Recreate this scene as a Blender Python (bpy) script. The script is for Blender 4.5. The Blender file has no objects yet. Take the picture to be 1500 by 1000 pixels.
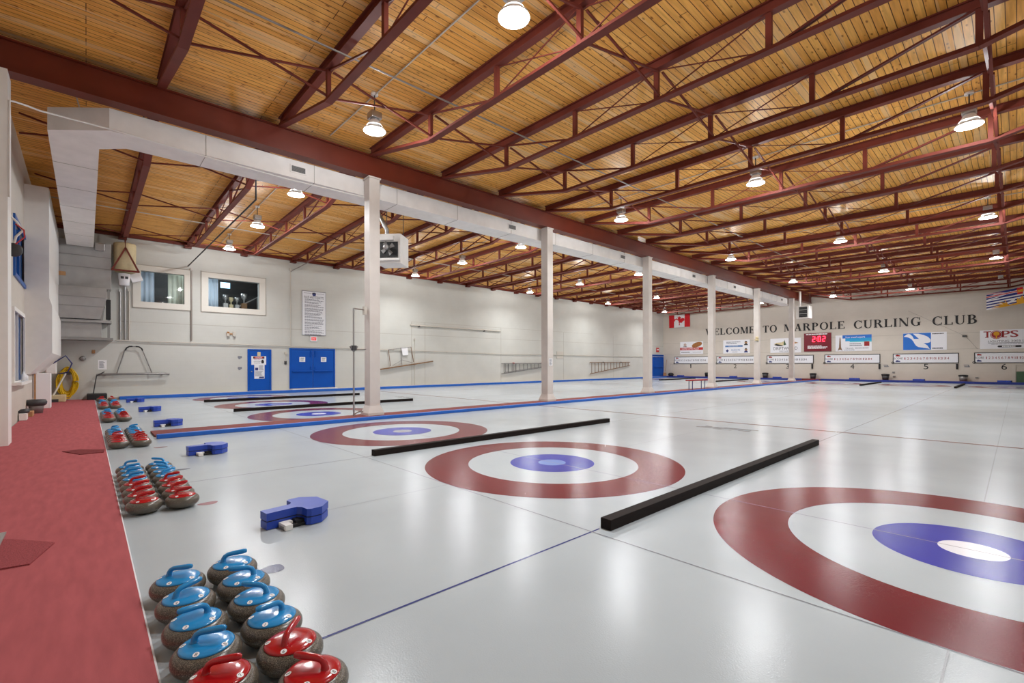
import bpy, bmesh, math, random
from mathutils import Vector, Matrix
random.seed(7)
PI = math.pi
SC = bpy.context.scene
COL = SC.collection

# ------------------------------------------------------------------ camera model (measured from the place)
FPX, V0, YAW, CAMH, ROLL = 679.126, 533.28, 0.8285, 1.4382, -0.0022
FW = Vector((-math.sin(YAW), math.cos(YAW), 0)); RT = Vector((math.cos(YAW), math.sin(YAW), 0))
CP = Vector((0, 0, CAMH)); _c, _s = math.cos(ROLL), math.sin(ROLL)
def ray(u, v):
    a, b = u - 750, v - V0
    x = _c * a + _s * b; y = -_s * a + _c * b
    return FW + RT * (x / FPX) + Vector((0, 0, -y / FPX))
def onX(u, v, X): r = ray(u, v); return CP + r * (X / r.x)
def onY(u, v, Y): r = ray(u, v); return CP + r * (Y / r.y)
def onZ(u, v, Z=0): r = ray(u, v); return CP + r * ((Z - CAMH) / r.z)

# main planes of the hall (metres)
XL, XR, YN, YF = -26.2, 2.45, -1.3, 46.5
TEE, TEE2, HOG, HOG2 = 5.02, 39.89, 11.61, 33.3
SHEET = {6: -0.235, 5: -4.611, 4: -8.976, 3: -13.85, 2: -18.31, 1: -22.74}
COLY = [5.9, 13.05, 20.2, 27.25, 34.3, 41.6]
GX = -12.22
JY = [1.15 + 2.323 * k for k in range(20)]
def deckz(x): return 7.38 - (0.0162 * (GX - x) if x < GX else 0.0123 * (x - GX))

# ------------------------------------------------------------------ materials
def s2l(c): return tuple(((x / 255) / 12.92 if x / 255 <= 0.04045 else ((x / 255 + 0.055) / 1.055) ** 2.4) for x in c)
MATS = {}
def mat(name, col, rough=0.5, metal=0.0, var=0.0, scale=8.0, bump=0.0, bscale=60.0, spec=0.5, emit=None, estr=0.0, dirt=None, stretch=None):
    if name in MATS: return MATS[name]
    m = bpy.data.materials.new(name); m.use_nodes = True
    nt = m.node_tree; b = nt.nodes['Principled BSDF']
    c = s2l(col)
    b.inputs['Roughness'].default_value = rough; b.inputs['Metallic'].default_value = metal
    b.inputs['Specular IOR Level'].default_value = spec
    b.inputs['Base Color'].default_value = (*c, 1)
    if emit:
        b.inputs['Emission Color'].default_value = (*s2l(emit), 1); b.inputs['Emission Strength'].default_value = estr
    if var or bump:
        tc = nt.nodes.new('ShaderNodeTexCoord'); mp = nt.nodes.new('ShaderNodeMapping')
        nt.links.new(tc.outputs['Object'], mp.inputs['Vector'])
        if stretch: mp.inputs['Scale'].default_value = stretch
    if var:
        n = nt.nodes.new('ShaderNodeTexNoise'); n.inputs['Scale'].default_value = scale; n.inputs['Detail'].default_value = 6
        nt.links.new(mp.outputs[0], n.inputs['Vector'])
        r = nt.nodes.new('ShaderNodeValToRGB')
        lo = tuple(max(0, x * (1 - var)) for x in c); hi = tuple(min(1, x * (1 + var)) for x in c)
        if dirt: lo = s2l(dirt)
        r.color_ramp.elements[0].position = 0.3; r.color_ramp.elements[1].position = 0.7
        r.color_ramp.elements[0].color = (*lo, 1); r.color_ramp.elements[1].color = (*hi, 1)
        nt.links.new(n.outputs['Fac'], r.inputs[0]); nt.links.new(r.outputs[0], b.inputs['Base Color'])
    if bump:
        n2 = nt.nodes.new('ShaderNodeTexNoise'); n2.inputs['Scale'].default_value = bscale; n2.inputs['Detail'].default_value = 4
        nt.links.new(mp.outputs[0], n2.inputs['Vector'])
        bp = nt.nodes.new('ShaderNodeBump'); bp.inputs['Strength'].default_value = bump; bp.inputs['Distance'].default_value = 0.01
        nt.links.new(n2.outputs['Fac'], bp.inputs['Height']); nt.links.new(bp.outputs[0], b.inputs['Normal'])
    MATS[name] = m
    return m

def ice_mat(name, col, rough=0.2, var=0.05):
    """painted ice: pebbled, glossy clear surface over flat paint"""
    m = bpy.data.materials.new(name); m.use_nodes = True; nt = m.node_tree; b = nt.nodes['Principled BSDF']
    b.inputs['Roughness'].default_value = rough; b.inputs['IOR'].default_value = 1.31
    b.inputs['Specular IOR Level'].default_value = 0.4
    tc = nt.nodes.new('ShaderNodeTexCoord')
    n = nt.nodes.new('ShaderNodeTexNoise'); n.inputs['Scale'].default_value = 0.9; n.inputs['Detail'].default_value = 5
    nt.links.new(tc.outputs['Object'], n.inputs['Vector'])
    c = s2l(col); r = nt.nodes.new('ShaderNodeValToRGB')
    r.color_ramp.elements[0].position = 0.3; r.color_ramp.elements[1].position = 0.7
    r.color_ramp.elements[0].color = (*[x * (1 - var) for x in c], 1); r.color_ramp.elements[1].color = (*[min(1, x * (1 + var)) for x in c], 1)
    nt.links.new(n.outputs['Fac'], r.inputs[0]); nt.links.new(r.outputs[0], b.inputs['Base Color'])
    n2 = nt.nodes.new('ShaderNodeTexNoise'); n2.inputs['Scale'].default_value = 110; n2.inputs['Detail'].default_value = 2
    nt.links.new(tc.outputs['Object'], n2.inputs['Vector'])
    bp = nt.nodes.new('ShaderNodeBump'); bp.inputs['Strength'].default_value = 0.16; bp.inputs['Distance'].default_value = 0.004
    nt.links.new(n2.outputs['Fac'], bp.inputs['Height']); nt.links.new(bp.outputs[0], b.inputs['Normal'])
    return m

def wood_deck_mat():
    m = bpy.data.materials.new('pine_roof_boards'); m.use_nodes = True; nt = m.node_tree; b = nt.nodes['Principled BSDF']
    L = nt.links.new; N = nt.nodes.new
    tc = N('ShaderNodeTexCoord'); mp = N('ShaderNodeMapping'); mp.inputs['Rotation'].default_value = (0, 0, PI / 2)
    L(tc.outputs['Object'], mp.inputs['Vector'])
    br = N('ShaderNodeTexBrick'); br.offset = 0.37; br.offset_frequency = 3
    br.inputs['Scale'].default_value = 1.0; br.inputs['Brick Width'].default_value = 3.1; br.inputs['Row Height'].default_value = 0.127
    br.inputs['Mortar Size'].default_value = 0.007; br.inputs['Mortar Smooth'].default_value = 0.3; br.inputs['Bias'].default_value = 0.0
    br.inputs['Color1'].default_value = (*s2l((244, 184, 96)), 1); br.inputs['Color2'].default_value = (*s2l((230, 164, 76)), 1)
    br.inputs['Mortar'].default_value = (*s2l((98, 58, 24)), 1)
    L(mp.outputs[0], br.inputs['Vector'])
    # grain, stretched along the boards
    mg = N('ShaderNodeMapping'); mg.inputs['Scale'].default_value = (26, 1.6, 1); L(tc.outputs['Object'], mg.inputs['Vector'])
    ng = N('ShaderNodeTexNoise'); ng.inputs['Scale'].default_value = 1.0; ng.inputs['Detail'].default_value = 5; L(mg.outputs[0], ng.inputs['Vector'])
    rg = N('ShaderNodeValToRGB'); rg.color_ramp.elements[0].position = 0.3; rg.color_ramp.elements[1].position = 0.7
    rg.color_ramp.elements[0].color = (0.80, 0.76, 0.70, 1); rg.color_ramp.elements[1].color = (1.1, 1.1, 1.1, 1)
    L(ng.outputs['Fac'], rg.inputs[0])
    mx = N('ShaderNodeMixRGB'); mx.blend_type = 'MULTIPLY'; mx.inputs[0].default_value = 1; L(br.outputs['Color'], mx.inputs[1]); L(rg.outputs[0], mx.inputs[2])
    # knots
    mk = N('ShaderNodeMapping'); mk.inputs['Scale'].default_value = (9.0, 3.6, 1); L(tc.outputs['Object'], mk.inputs['Vector'])
    vk = N('ShaderNodeTexVoronoi'); vk.inputs['Scale'].default_value = 1.0; L(mk.outputs[0], vk.inputs['Vector'])
    rk = N('ShaderNodeValToRGB'); rk.color_ramp.elements[0].position = 0.08; rk.color_ramp.elements[1].position = 0.2
    rk.color_ramp.elements[0].color = (0.42, 0.30, 0.2, 1); rk.color_ramp.elements[1].color = (1, 1, 1, 1); L(vk.outputs['Distance'], rk.inputs[0])
    mx2 = N('ShaderNodeMixRGB'); mx2.blend_type = 'MULTIPLY'; mx2.inputs[0].default_value = 1.0; L(mx.outputs[0], mx2.inputs[1]); L(rk.outputs[0], mx2.inputs[2])
    # odd paler boards
    mp2 = N('ShaderNodeMapping'); mp2.inputs['Scale'].default_value = (7.04, 0.34, 1); L(tc.outputs['Object'], mp2.inputs['Vector'])
    wn = N('ShaderNodeTexVoronoi'); wn.inputs['Scale'].default_value = 1.0; L(mp2.outputs[0], wn.inputs['Vector'])
    sp = N('ShaderNodeSeparateColor'); L(wn.outputs['Color'], sp.inputs[0])
    rp = N('ShaderNodeValToRGB'); rp.color_ramp.elements[0].position = 0.80; rp.color_ramp.elements[1].position = 0.95
    rp.color_ramp.elements[0].color = (0, 0, 0, 1); rp.color_ramp.elements[1].color = (0.45, 0.45, 0.45, 1); L(sp.outputs[0], rp.inputs[0])
    mx3 = N('ShaderNodeMixRGB'); L(rp.outputs[0], mx3.inputs[0]); L(mx2.outputs[0], mx3.inputs[1]); mx3.inputs[2].default_value = (*s2l((236, 204, 156)), 1)
    L(mx3.outputs[0], b.inputs['Base Color'])
    b.inputs['Roughness'].default_value = 0.5; b.inputs['Specular IOR Level'].default_value = 0.22
    bp = N('ShaderNodeBump'); bp.inputs['Strength'].default_value = 0.5; bp.inputs['Distance'].default_value = 0.008; bp.invert = True
    L(br.outputs['Fac'], bp.inputs['Height']); L(bp.outputs[0], b.inputs['Normal'])
    return m

def granite_mat():
    m = bpy.data.materials.new('speckled_granite'); m.use_nodes = True; nt = m.node_tree; b = nt.nodes['Principled BSDF']
    L = nt.links.new; N = nt.nodes.new
    tc = N('ShaderNodeTexCoord')
    n = N('ShaderNodeTexNoise'); n.inputs['Scale'].default_value = 250; n.inputs['Detail'].default_value = 3; L(tc.outputs['Object'], n.inputs['Vector'])
    r = N('ShaderNodeValToRGB'); cr = r.color_ramp
    cr.elements[0].position = 0.35; cr.elements[0].color = (*s2l((46, 41, 36)), 1)
    cr.elements[1].position = 0.72; cr.elements[1].color = (*s2l((158, 149, 132)), 1)
    e = cr.elements.new(0.55); e.color = (*s2l((98, 90, 79)), 1)
    L(n.outputs['Fac'], r.inputs[0]); L(r.outputs[0], b.inputs['Base Color'])
    b.inputs['Roughness'].default_value = 0.28; b.inputs['Specular IOR Level'].default_value = 0.6
    return m

def wall_mat(name, col, axis):
    """cream painted concrete panels with faint stains"""
    m = bpy.data.materials.new(name); m.use_nodes = True; nt = m.node_tree; b = nt.nodes['Principled BSDF']
    L = nt.links.new; N = nt.nodes.new; tc = N('ShaderNodeTexCoord')
    c = s2l(col)
    n = N('ShaderNodeTexNoise'); n.inputs['Scale'].default_value = 0.6; n.inputs['Detail'].default_value = 6; L(tc.outputs['Object'], n.inputs['Vector'])
    r = N('ShaderNodeValToRGB'); r.color_ramp.elements[0].position = 0.3; r.color_ramp.elements[1].position = 0.7
    r.color_ramp.elements[0].color = (*[x * 0.93 for x in c], 1); r.color_ramp.elements[1].color = (*[min(1, x * 1.04) for x in c], 1)
    L(n.outputs['Fac'], r.inputs[0])
    mp = N('ShaderNodeMapping')
    mp.inputs['Rotation'].default_value = (PI / 2, 0, 0) if axis == 'Y' else (PI / 2, 0, PI / 2)
    # brick courses: object axes -> (along, up)
    cx = N('ShaderNodeCombineXYZ'); se = N('ShaderNodeSeparateXYZ'); L(tc.outputs['Object'], se.inputs[0])
    L(se.outputs['X' if axis == 'Y' else 'Y'], cx.inputs[0]); L(se.outputs['Z'], cx.inputs[1])
    br = N('ShaderNodeTexBrick'); br.inputs['Scale'].default_value = 1; br.inputs['Brick Width'].default_value = 0.4; br.inputs['Row Height'].default_value = 0.2
    br.inputs['Mortar Size'].default_value = 0.004; br.inputs['Mortar Smooth'].default_value = 0.6
    br.inputs['Color1'].default_value = (1, 1, 1, 1); br.inputs['Color2'].default_value = (0.985, 0.985, 0.985, 1); br.inputs['Mortar'].default_value = (0.93, 0.92, 0.91, 1)
    L(cx.outputs[0], br.inputs['Vector'])
    mx = N('ShaderNodeMixRGB'); mx.blend_type = 'MULTIPLY'; mx.inputs[0].default_value = 1; L(r.outputs[0], mx.inputs[1]); L(br.outputs['Color'], mx.inputs[2])
    L(mx.outputs[0], b.inputs['Base Color']); b.inputs['Roughness'].default_value = 0.6
    return m

def glass_mat(name, tint, refl=0.12):
    m = bpy.data.materials.new(name); m.use_nodes = True; nt = m.node_tree; L = nt.links.new; N = nt.nodes.new
    out = nt.nodes['Material Output']; nt.nodes.remove(nt.nodes['Principled BSDF'])
    t = N('ShaderNodeBsdfTransparent'); t.inputs[0].default_value = (*tint, 1)
    g = N('ShaderNodeBsdfGlossy'); g.inputs['Roughness'].default_value = 0.02
    fr = N('ShaderNodeLayerWeight'); fr.inputs[0].default_value = refl
    mx = N('ShaderNodeMixShader'); L(fr.outputs['Fresnel'], mx.inputs[0]); L(t.outputs[0], mx.inputs[1]); L(g.outputs[0], mx.inputs[2]); L(mx.outputs[0], out.inputs[0])
    return m

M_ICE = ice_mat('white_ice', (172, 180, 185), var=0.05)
M_RED = ice_mat('red_ice_paint', (104, 8, 26), var=0.14)
M_BLUE = ice_mat('blue_ice_paint', (46, 54, 158), var=0.12)
M_LINE = ice_mat('dark_ice_line', (136, 134, 142))
M_LBLUE = ice_mat('blue_ice_line', (58, 64, 118))
M_LRED = ice_mat('red_ice_line', (128, 62, 62))
M_BTN_W = ice_mat('white_button_paint', (222, 220, 226))
M_BTN_B = ice_mat('pale_blue_button_paint', (110, 136, 196))
M_BTN_G = ice_mat('grey_button_paint', (150, 152, 160))
M_FAINT = ice_mat('faint_ice_line', (158, 163, 168))
M_SPOTB = ice_mat('faded_blue_ice_stain', (78, 84, 112), var=.5)
M_SPOTR = ice_mat('faded_red_ice_stain', (140, 92, 98), var=.4)
M_MARK = ice_mat('grey_ice_mark', (120, 122, 130), var=0.3)
M_DECK = wood_deck_mat()
M_GRANITE = granite_mat()
M_WALLX = wall_mat('cream_block_wall_side', (197, 197, 191), 'X')
M_WALLY = wall_mat('cream_block_wall_end', (200, 192, 181), 'Y')
M_STEEL = mat('oxide_red_steel_paint', (110, 48, 37), 0.6, spec=.3, var=0.12, scale=3)
M_GIRD = mat('oxide_red_girder_paint', (98, 30, 8), 0.5, var=0.10, scale=2)
M_WHITE = mat('white_enamel', (232, 230, 226), 0.45, var=0.03, scale=4)
M_COLUMN = mat('white_column_paint', (206, 199, 193), 0.5, var=0.05, scale=3)
M_DUCT = mat('pale_grey_duct_sheet', (236, 232, 228), 0.5, var=0.05, scale=3)
M_AHU = mat('grey_galvanised_sheet', (160, 158, 156), 0.45, metal=0.25, var=0.08, scale=2.5)
M_CARPET = mat('red_carpet', (170, 90, 94), 0.95, var=0.1, scale=3.0, stretch=(1, 5, 1), bump=0.35, bscale=160, spec=0.1)
M_MAT = mat('ribbed_red_mat', (152, 76, 80), 0.9, var=0.25, scale=90, bump=0.8, bscale=160, spec=0.1)
M_DKMAT = mat('dark_red_mat', (118, 54, 56), 0.9, var=0.2, scale=40, spec=0.1)
M_BLACKW = mat('black_painted_wood', (30, 23, 21), 0.7, spec=.15, var=0.2, scale=6, stretch=(8, 1, 8))
M_BUMP = mat('blue_vinyl_bumper', (22, 92, 184), 0.4, var=0.06)
M_BUMPD = mat('dark_blue_vinyl_bumper', (22, 42, 124), 0.45, var=0.08)
M_BROWN = mat('maroon_carpet_strip', (112, 50, 46), 0.9, var=0.15, scale=20)
M_DOOR = mat('blue_door_paint', (8, 78, 170), 0.5, var=0.05, scale=2, spec=.2)
M_HACK = mat('blue_foam_plastic', (34, 66, 168), 0.4, var=0.05)
M_RUBBER = mat('black_rubber', (22, 22, 24), 0.6)
M_BLACK = mat('black_print', (24, 22, 24), 0.6)
M_DKGREY = mat('dark_grey_plastic', (58, 58, 60), 0.5)
M_GREY = mat('mid_grey_metal', (140, 138, 136), 0.4, metal=0.5)
M_CHROME = mat('worn_aluminium', (176, 176, 176), 0.32, metal=0.8)
M_CASING = mat('cream_window_casing', (214, 210, 201), 0.5)
M_CONDUIT = mat('grey_conduit', (142, 134, 128), 0.4, metal=0.4)
M_CREAMP = mat('cream_painted_pipe', (196, 190, 180), 0.5)
M_JOINT = mat('wall_joint', (166, 160, 150), 0.7)  # tone of wall joints, duct seams and casing outlines
M_PAPER = mat('white_paper', (236, 236, 238), 0.6)
M_SIGNW = mat('white_sign_board', (226, 227, 232), 0.45)
M_TXTG = mat('grey_print', (120, 122, 132), 0.6)
M_TXTN = mat('navy_print', (44, 52, 110), 0.6)
M_REDP = mat('red_print', (182, 34, 34), 0.5)
M_DKRED = mat('deep_red_print', (150, 24, 26), 0.5)
M_YEL = mat('yellow_hose_rubber', (222, 182, 14), 0.45, var=0.1)
M_BEIGE = mat('beige_plastic', (206, 190, 150), 0.55, var=0.08)
M_TAN = mat('tan_wood', (176, 132, 88), 0.6, var=0.15, scale=10)
M_LADW = mat('brown_ladder_wood', (124, 92, 62), 0.6, var=0.15, scale=8)
M_CAPB = mat('blue_handle_plastic', (38, 138, 200), 0.16, spec=.6)
M_CAPR = mat('red_handle_plastic', (168, 20, 26), 0.15, spec=.6)
M_FLAGR = mat('red_flag_cloth', (196, 22, 34), 0.8)
M_FLAGW = mat('white_flag_cloth', (228, 226, 228), 0.8)
M_FLAGB = mat('blue_flag_cloth', (34, 44, 120), 0.8)
M_GOLD = mat('gold_flag_cloth', (214, 156, 36), 0.8)
M_CLOCK = mat('maroon_clock_face', (112, 8, 30), 0.35)
M_LED = mat('red_clock_digits', (255, 60, 80), 0.5, emit=(255, 22, 40), estr=22.0)
M_SKYB = mat('sky_blue_print', (24, 150, 206), 0.5)
M_AD_BLUE = mat('bright_blue_print', (20, 104, 196), 0.5)
M_AD_BLUE2 = mat('steel_blue_print', (70, 116, 170), 0.5)
M_BROWNP = mat('brown_print', (150, 96, 44), 0.6, var=0.3, scale=20)
M_GREENB = mat('dark_green_plastic', (52, 84, 56), 0.5)
M_EXIT = mat('red_exit_letters', (226, 60, 54), 0.5, emit=(230, 50, 44), estr=0.5)
M_GLASS = glass_mat('window_glass', (0.94, 0.97, 0.98), 0.2)
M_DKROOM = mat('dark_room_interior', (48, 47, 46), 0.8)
M_CURT = mat('pale_curtain', (226, 230, 214), 0.9, var=0.15, scale=3, stretch=(1, 9, 0.3))
M_CURT_B = mat('bluish_curtain', (206, 220, 236), 0.9, var=0.1, scale=3, stretch=(1, 9, 0.3))
M_BLUEGL = mat('blue_tinted_window', (14, 66, 122), 0.35, spec=0.2)
M_BLUEFR = mat('blue_window_frame', (10, 84, 164), 0.4)
M_LAMP = mat('glowing_lamp_glass', (255, 252, 244), 0.4, emit=(255, 250, 244), estr=25.0)
M_LAMPOFF = mat('unlit_lamp_glass', (196, 192, 186), 0.35)
def prismatic_mat():
    m = bpy.data.materials.new('clear_prismatic_glass'); m.use_nodes = True; nt = m.node_tree; L = nt.links.new; N = nt.nodes.new
    out = nt.nodes['Material Output']; nt.nodes.remove(nt.nodes['Principled BSDF'])
    t = N('ShaderNodeBsdfTransparent'); g = N('ShaderNodeBsdfGlossy'); g.inputs['Roughness'].default_value = .15
    e = N('ShaderNodeEmission'); e.inputs[0].default_value = (1, .97, .93, 1); e.inputs[1].default_value = .5
    a = N('ShaderNodeMixShader'); a.inputs[0].default_value = .6; L(g.outputs[0], a.inputs[1]); L(e.outputs[0], a.inputs[2])
    b = N('ShaderNodeMixShader'); b.inputs[0].default_value = .22; L(t.outputs[0], b.inputs[1]); L(a.outputs[0], b.inputs[2]); L(b.outputs[0], out.inputs[0])
    return m
M_PRISM = prismatic_mat()
M_SHADE = mat('prismatic_lamp_shade', (206, 198, 190), 0.3, emit=(255, 248, 240), estr=0.12)
M_SHADEOFF = mat('unlit_lamp_shade', (190, 184, 176), 0.3)
M_REFLGLOW = mat('glass_reflection_glow', (210, 240, 255), 0.5, emit=(190, 235, 255), estr=2.5)  # glow imitating a bright reflection in the lounge glass

# ------------------------------------------------------------------ mesh builder
class MB:
    def __init__(self): self.v = []; self.f = []; self.m = []; self.sm = []; self.mats = []; self.xf = Matrix.Identity(4)
    def mi(self, m):
        if m not in self.mats: self.mats.append(m)
        return self.mats.index(m)
    def add(self, vs, fs, m, smooth=False):
        o = len(self.v); self.v += [tuple(self.xf @ Vector(p)) for p in vs]
        i = self.mi(m)
        for f in fs: self.f.append([k + o for k in f]); self.m.append(i); self.sm.append(smooth)
        return self
    def box(self, a, b, m, bev=0.0):
        x0, x1 = sorted((a[0], b[0])); y0, y1 = sorted((a[1], b[1])); z0, z1 = sorted((a[2], b[2]))
        if bev > 0 and min(x1 - x0, y1 - y0, z1 - z0) > 2.1 * bev:
            bm = bmesh.new(); bmesh.ops.create_cube(bm, size=1)
            for v in bm.verts: v.co = Vector(((x0 + x1) / 2 + v.co.x * (x1 - x0), (y0 + y1) / 2 + v.co.y * (y1 - y0), (z0 + z1) / 2 + v.co.z * (z1 - z0)))
            bmesh.ops.bevel(bm, geom=bm.edges[:], offset=bev, segments=2, affect='EDGES', profile=0.6)
            bm.verts.index_update()
            self.add([v.co.copy() for v in bm.verts], [[v.index for v in f.verts] for f in bm.faces], m); bm.free(); return self
        vs = [(x0, y0, z0), (x1, y0, z0), (x1, y1, z0), (x0, y1, z0), (x0, y0, z1), (x1, y0, z1), (x1, y1, z1), (x0, y1, z1)]
        return self.add(vs, [(0, 3, 2, 1), (4, 5, 6, 7), (0, 1, 5, 4), (1, 2, 6, 5), (2, 3, 7, 6), (3, 0, 4, 7)], m)
    def bar(self, p, q, w, h, m, up=Vector((0, 0, 1))):
        """rectangular bar from p to q: w across, h along up"""
        p, q = Vector(p), Vector(q); d = (q - p).normalized()
        u = Vector(up)
        if abs(d.dot(u)) > 0.98: u = Vector((0, 1, 0)) if abs(d.y) < 0.9 else Vector((1, 0, 0))
        s = d.cross(u).normalized(); t = s.cross(d).normalized()
        vs = []
        for e in (p, q):
            for a, b in ((-1, -1), (1, -1), (1, 1), (-1, 1)): vs.append(e + s * (a * w / 2) + t * (b * h / 2))
        return self.add(vs, [(0, 1, 2, 3), (7, 6, 5, 4), (0, 4, 5, 1), (1, 5, 6, 2), (2, 6, 7, 3), (3, 7, 4, 0)], m)
    def tube(self, pts, r, m, n=8, cap=True, radii=None):
        pts = [Vector(p) for p in pts]; rings = []; prev = None
        for i, p in enumerate(pts):
            if i == 0: d = pts[1] - p
            elif i == len(pts) - 1: d = p - pts[-2]
            else: d = (pts[i + 1] - p).normalized() + (p - pts[i - 1]).normalized()
            d = d.normalized() if d.length > 1e-9 else Vector((0, 0, 1))
            if prev is None:
                a = Vector((0, 0, 1)) if abs(d.z) < 0.9 else Vector((1, 0, 0))
                s = d.cross(a).normalized()
            else:
                s = prev - d * prev.dot(d); s = s.normalized()
            prev = s; t = d.cross(s)
            rr = radii[i] if radii else r
            rings.append([p + (s * math.cos(2 * PI * k / n) + t * math.sin(2 * PI * k / n)) * rr for k in range(n)])
        vs = [x for rg in rings for x in rg]; fs = []
        for i in range(len(pts) - 1):
            for k in range(n): fs.append((i * n + k, i * n + (k + 1) % n, (i + 1) * n + (k + 1) % n, (i + 1) * n + k))
        self.add(vs, fs, m, True)
        if cap: self.add(rings[0], [tuple(range(n))[::-1]], m); self.add(rings[-1], [tuple(range(n))], m)
        return self
    def lathe(self, prof, c, m, n=24, smooth=True):
        vs = []; fs = []
        for r, z in prof:
            for k in range(n): vs.append((c[0] + r * math.cos(2 * PI * k / n), c[1] + r * math.sin(2 * PI * k / n), c[2] + z))
        for i in range(len(prof) - 1):
            for k in range(n): fs.append((i * n + k, i * n + (k + 1) % n, (i + 1) * n + (k + 1) % n, (i + 1) * n + k))
        if prof[0][0] > 1e-6: fs.append(tuple(range(n))[::-1])
        if prof[-1][0] > 1e-6: fs.append(tuple((len(prof) - 1) * n + k for k in range(n)))
        return self.add(vs, fs, m, smooth)
    def prism(self, poly, z0, z1, m):
        """extrude a polygon given in local xy"""
        a = sum(poly[i][0] * poly[(i + 1) % len(poly)][1] - poly[(i + 1) % len(poly)][0] * poly[i][1] for i in range(len(poly)))
        if a < 0: poly = poly[::-1]
        n = len(poly); vs = [(x, y, z0) for x, y in poly] + [(x, y, z1) for x, y in poly]
        fs = [tuple(range(n))[::-1], tuple(range(n, 2 * n))] + [(i, (i + 1) % n, n + (i + 1) % n, n + i) for i in range(n)]
        return self.add(vs, fs, m)
    def rect(self, x0, x1, y0, y1, z, m):   # flat sheet at height z
        return self.add([(x0, y0, z), (x1, y0, z), (x1, y1, z), (x0, y1, z)], [(0, 1, 2, 3)], m)
    def ring(self, c, r0, r1, z, m, n=96):
        vs = []; fs = []
        for k in range(n):
            a = 2 * PI * k / n
            vs.append((c[0] + r1 * math.cos(a), c[1] + r1 * math.sin(a), z))
            if r0 > 0: vs.append((c[0] + r0 * math.cos(a), c[1] + r0 * math.sin(a), z))
        if r0 > 0:
            for k in range(n): j = (k + 1) % n; fs.append((2 * k + 1, 2 * k, 2 * j, 2 * j + 1))
        else: fs = [tuple(range(n))]
        return self.add(vs, fs, m)
    def text(self, s, x, y, h, m, z=0.0, width=None, depth=0.0, align='CENTER'):
        vs, fs = text_mesh(s)
        xs = [v[0] for v in vs]; w = max(xs) - min(xs); k = h / 0.69
        kx = (width / w) if width else k
        off = -(min(xs) + max(xs)) / 2 if align == 'CENTER' else -min(xs)
        self.add([(x + (a + off) * kx, y + (b - 0.345) * k, z + depth) for a, b in vs], fs, m)
        return self
    def build(self, name, parent=None, loc=None, bevel=None):
        me = bpy.data.meshes.new(name); me.from_pydata(self.v, [], self.f)
        for m in self.mats: me.materials.append(m)
        me.polygons.foreach_set('material_index', self.m); me.polygons.foreach_set('use_smooth', self.sm); me.update()
        o = bpy.data.objects.new(name, me); COL.objects.link(o)
        if parent: o.parent = parent
        if loc: o.location = loc
        return o

_tc = {}
def text_mesh(s):
    if s in _tc: return _tc[s]
    cu = bpy.data.curves.new('lettering', 'FONT'); cu.body = s; cu.size = 1.0; cu.resolution_u = 3
    ob = bpy.data.objects.new('lettering', cu); COL.objects.link(ob); bpy.context.view_layer.update()
    dg = bpy.context.evaluated_depsgraph_get(); me = bpy.data.meshes.new_from_object(ob.evaluated_get(dg))
    r = ([(v.co.x, v.co.y) for v in me.vertices], [tuple(p.vertices) for p in me.polygons])
    bpy.data.objects.remove(ob); bpy.data.curves.remove(cu); bpy.data.meshes.remove(me)
    _tc[s] = r; return r

# local frames: x right, y up, z out of the wall
def on_left_wall(y, z, off=0.0):    # facing +X
    return Matrix(((0, 0, 1, XL + off), (1, 0, 0, y), (0, 1, 0, z), (0, 0, 0, 1)))
def on_far_wall(x, z, off=0.0):     # facing -Y
    return Matrix(((1, 0, 0, x), (0, 0, -1, YF - off), (0, 1, 0, z), (0, 0, 0, 1)))

def tag(o, label, cat, group=None, kind=None):
    o['label'] = label; o['category'] = cat
    if group: o['group'] = group
    if kind: o['kind'] = kind
    return o
def empty(name, loc, label, cat, group=None, rz=0.0):
    o = bpy.data.objects.new(name, None); COL.objects.link(o); o.location = loc; o.rotation_euler = (0, 0, rz)
    o.empty_display_size = 0.1
    return tag(o, label, cat, group)
def struct(o, label=None):
    o['kind'] = 'structure'
    if label: o['label'] = label
    return o
def copy_tree(o, parent=None):
    c = o.copy(); COL.objects.link(c)
    if parent: c.parent = parent
    for ch in o.children: copy_tree(ch, c)
    return c
ORD = ['first', 'second', 'third', 'fourth', 'fifth', 'sixth', 'seventh', 'eighth', 'ninth', 'tenth', 'eleventh', 'twelfth', 'thirteenth', 'fourteenth', 'fifteenth', 'sixteenth', 'seventeenth', 'eighteenth', 'nineteenth', 'twentieth']

# ------------------------------------------------------------------ ice floor with its painted markings
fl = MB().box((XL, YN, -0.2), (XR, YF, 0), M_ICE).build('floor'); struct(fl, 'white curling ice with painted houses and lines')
BTN = {6: M_BTN_W, 5: M_BTN_B, 4: M_BTN_G, 3: M_BTN_W, 2: M_BTN_B, 1: M_BTN_G}
for k, x in SHEET.items():
    for y in (TEE, TEE2):
        b = MB(); n = 128
        b.ring((x, y), 1.22, 1.83, 0.0009, M_RED, n); b.ring((x, y), 0.2, 0.61, 0.0009, M_BLUE, n)
        b.ring((x, y), 0, 0.2, 0.0009, BTN[k], 64)
        o = b.build('house_rings', fl); o['label'] = 'red and blue painted target rings'
    b = MB()
    for a, c in ((1.4, 3.19), (6.86, 38.05), (41.7, 43.5)): b.rect(x - .005, x + .005, a, c, 0.0014, M_FAINT)
    b.build('center_line', fl)
for (a, c) in ((-25.2, -12.1), (-11.3, XR)):
    for y in (TEE, TEE2): MB().rect(a, c, y - .005, y + .005, 0.0017, M_LINE).build('tee_line', fl)
    for y in (TEE - 1.83, TEE2 + 1.83): MB().rect(a, c, y - .005, y + .005, 0.0017, M_LINE).build('back_line', fl)
    for y in (HOG, HOG2): MB().rect(a, c, y - .045, y + .045, 0.0020, M_LRED).build('hog_line', fl)
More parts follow.
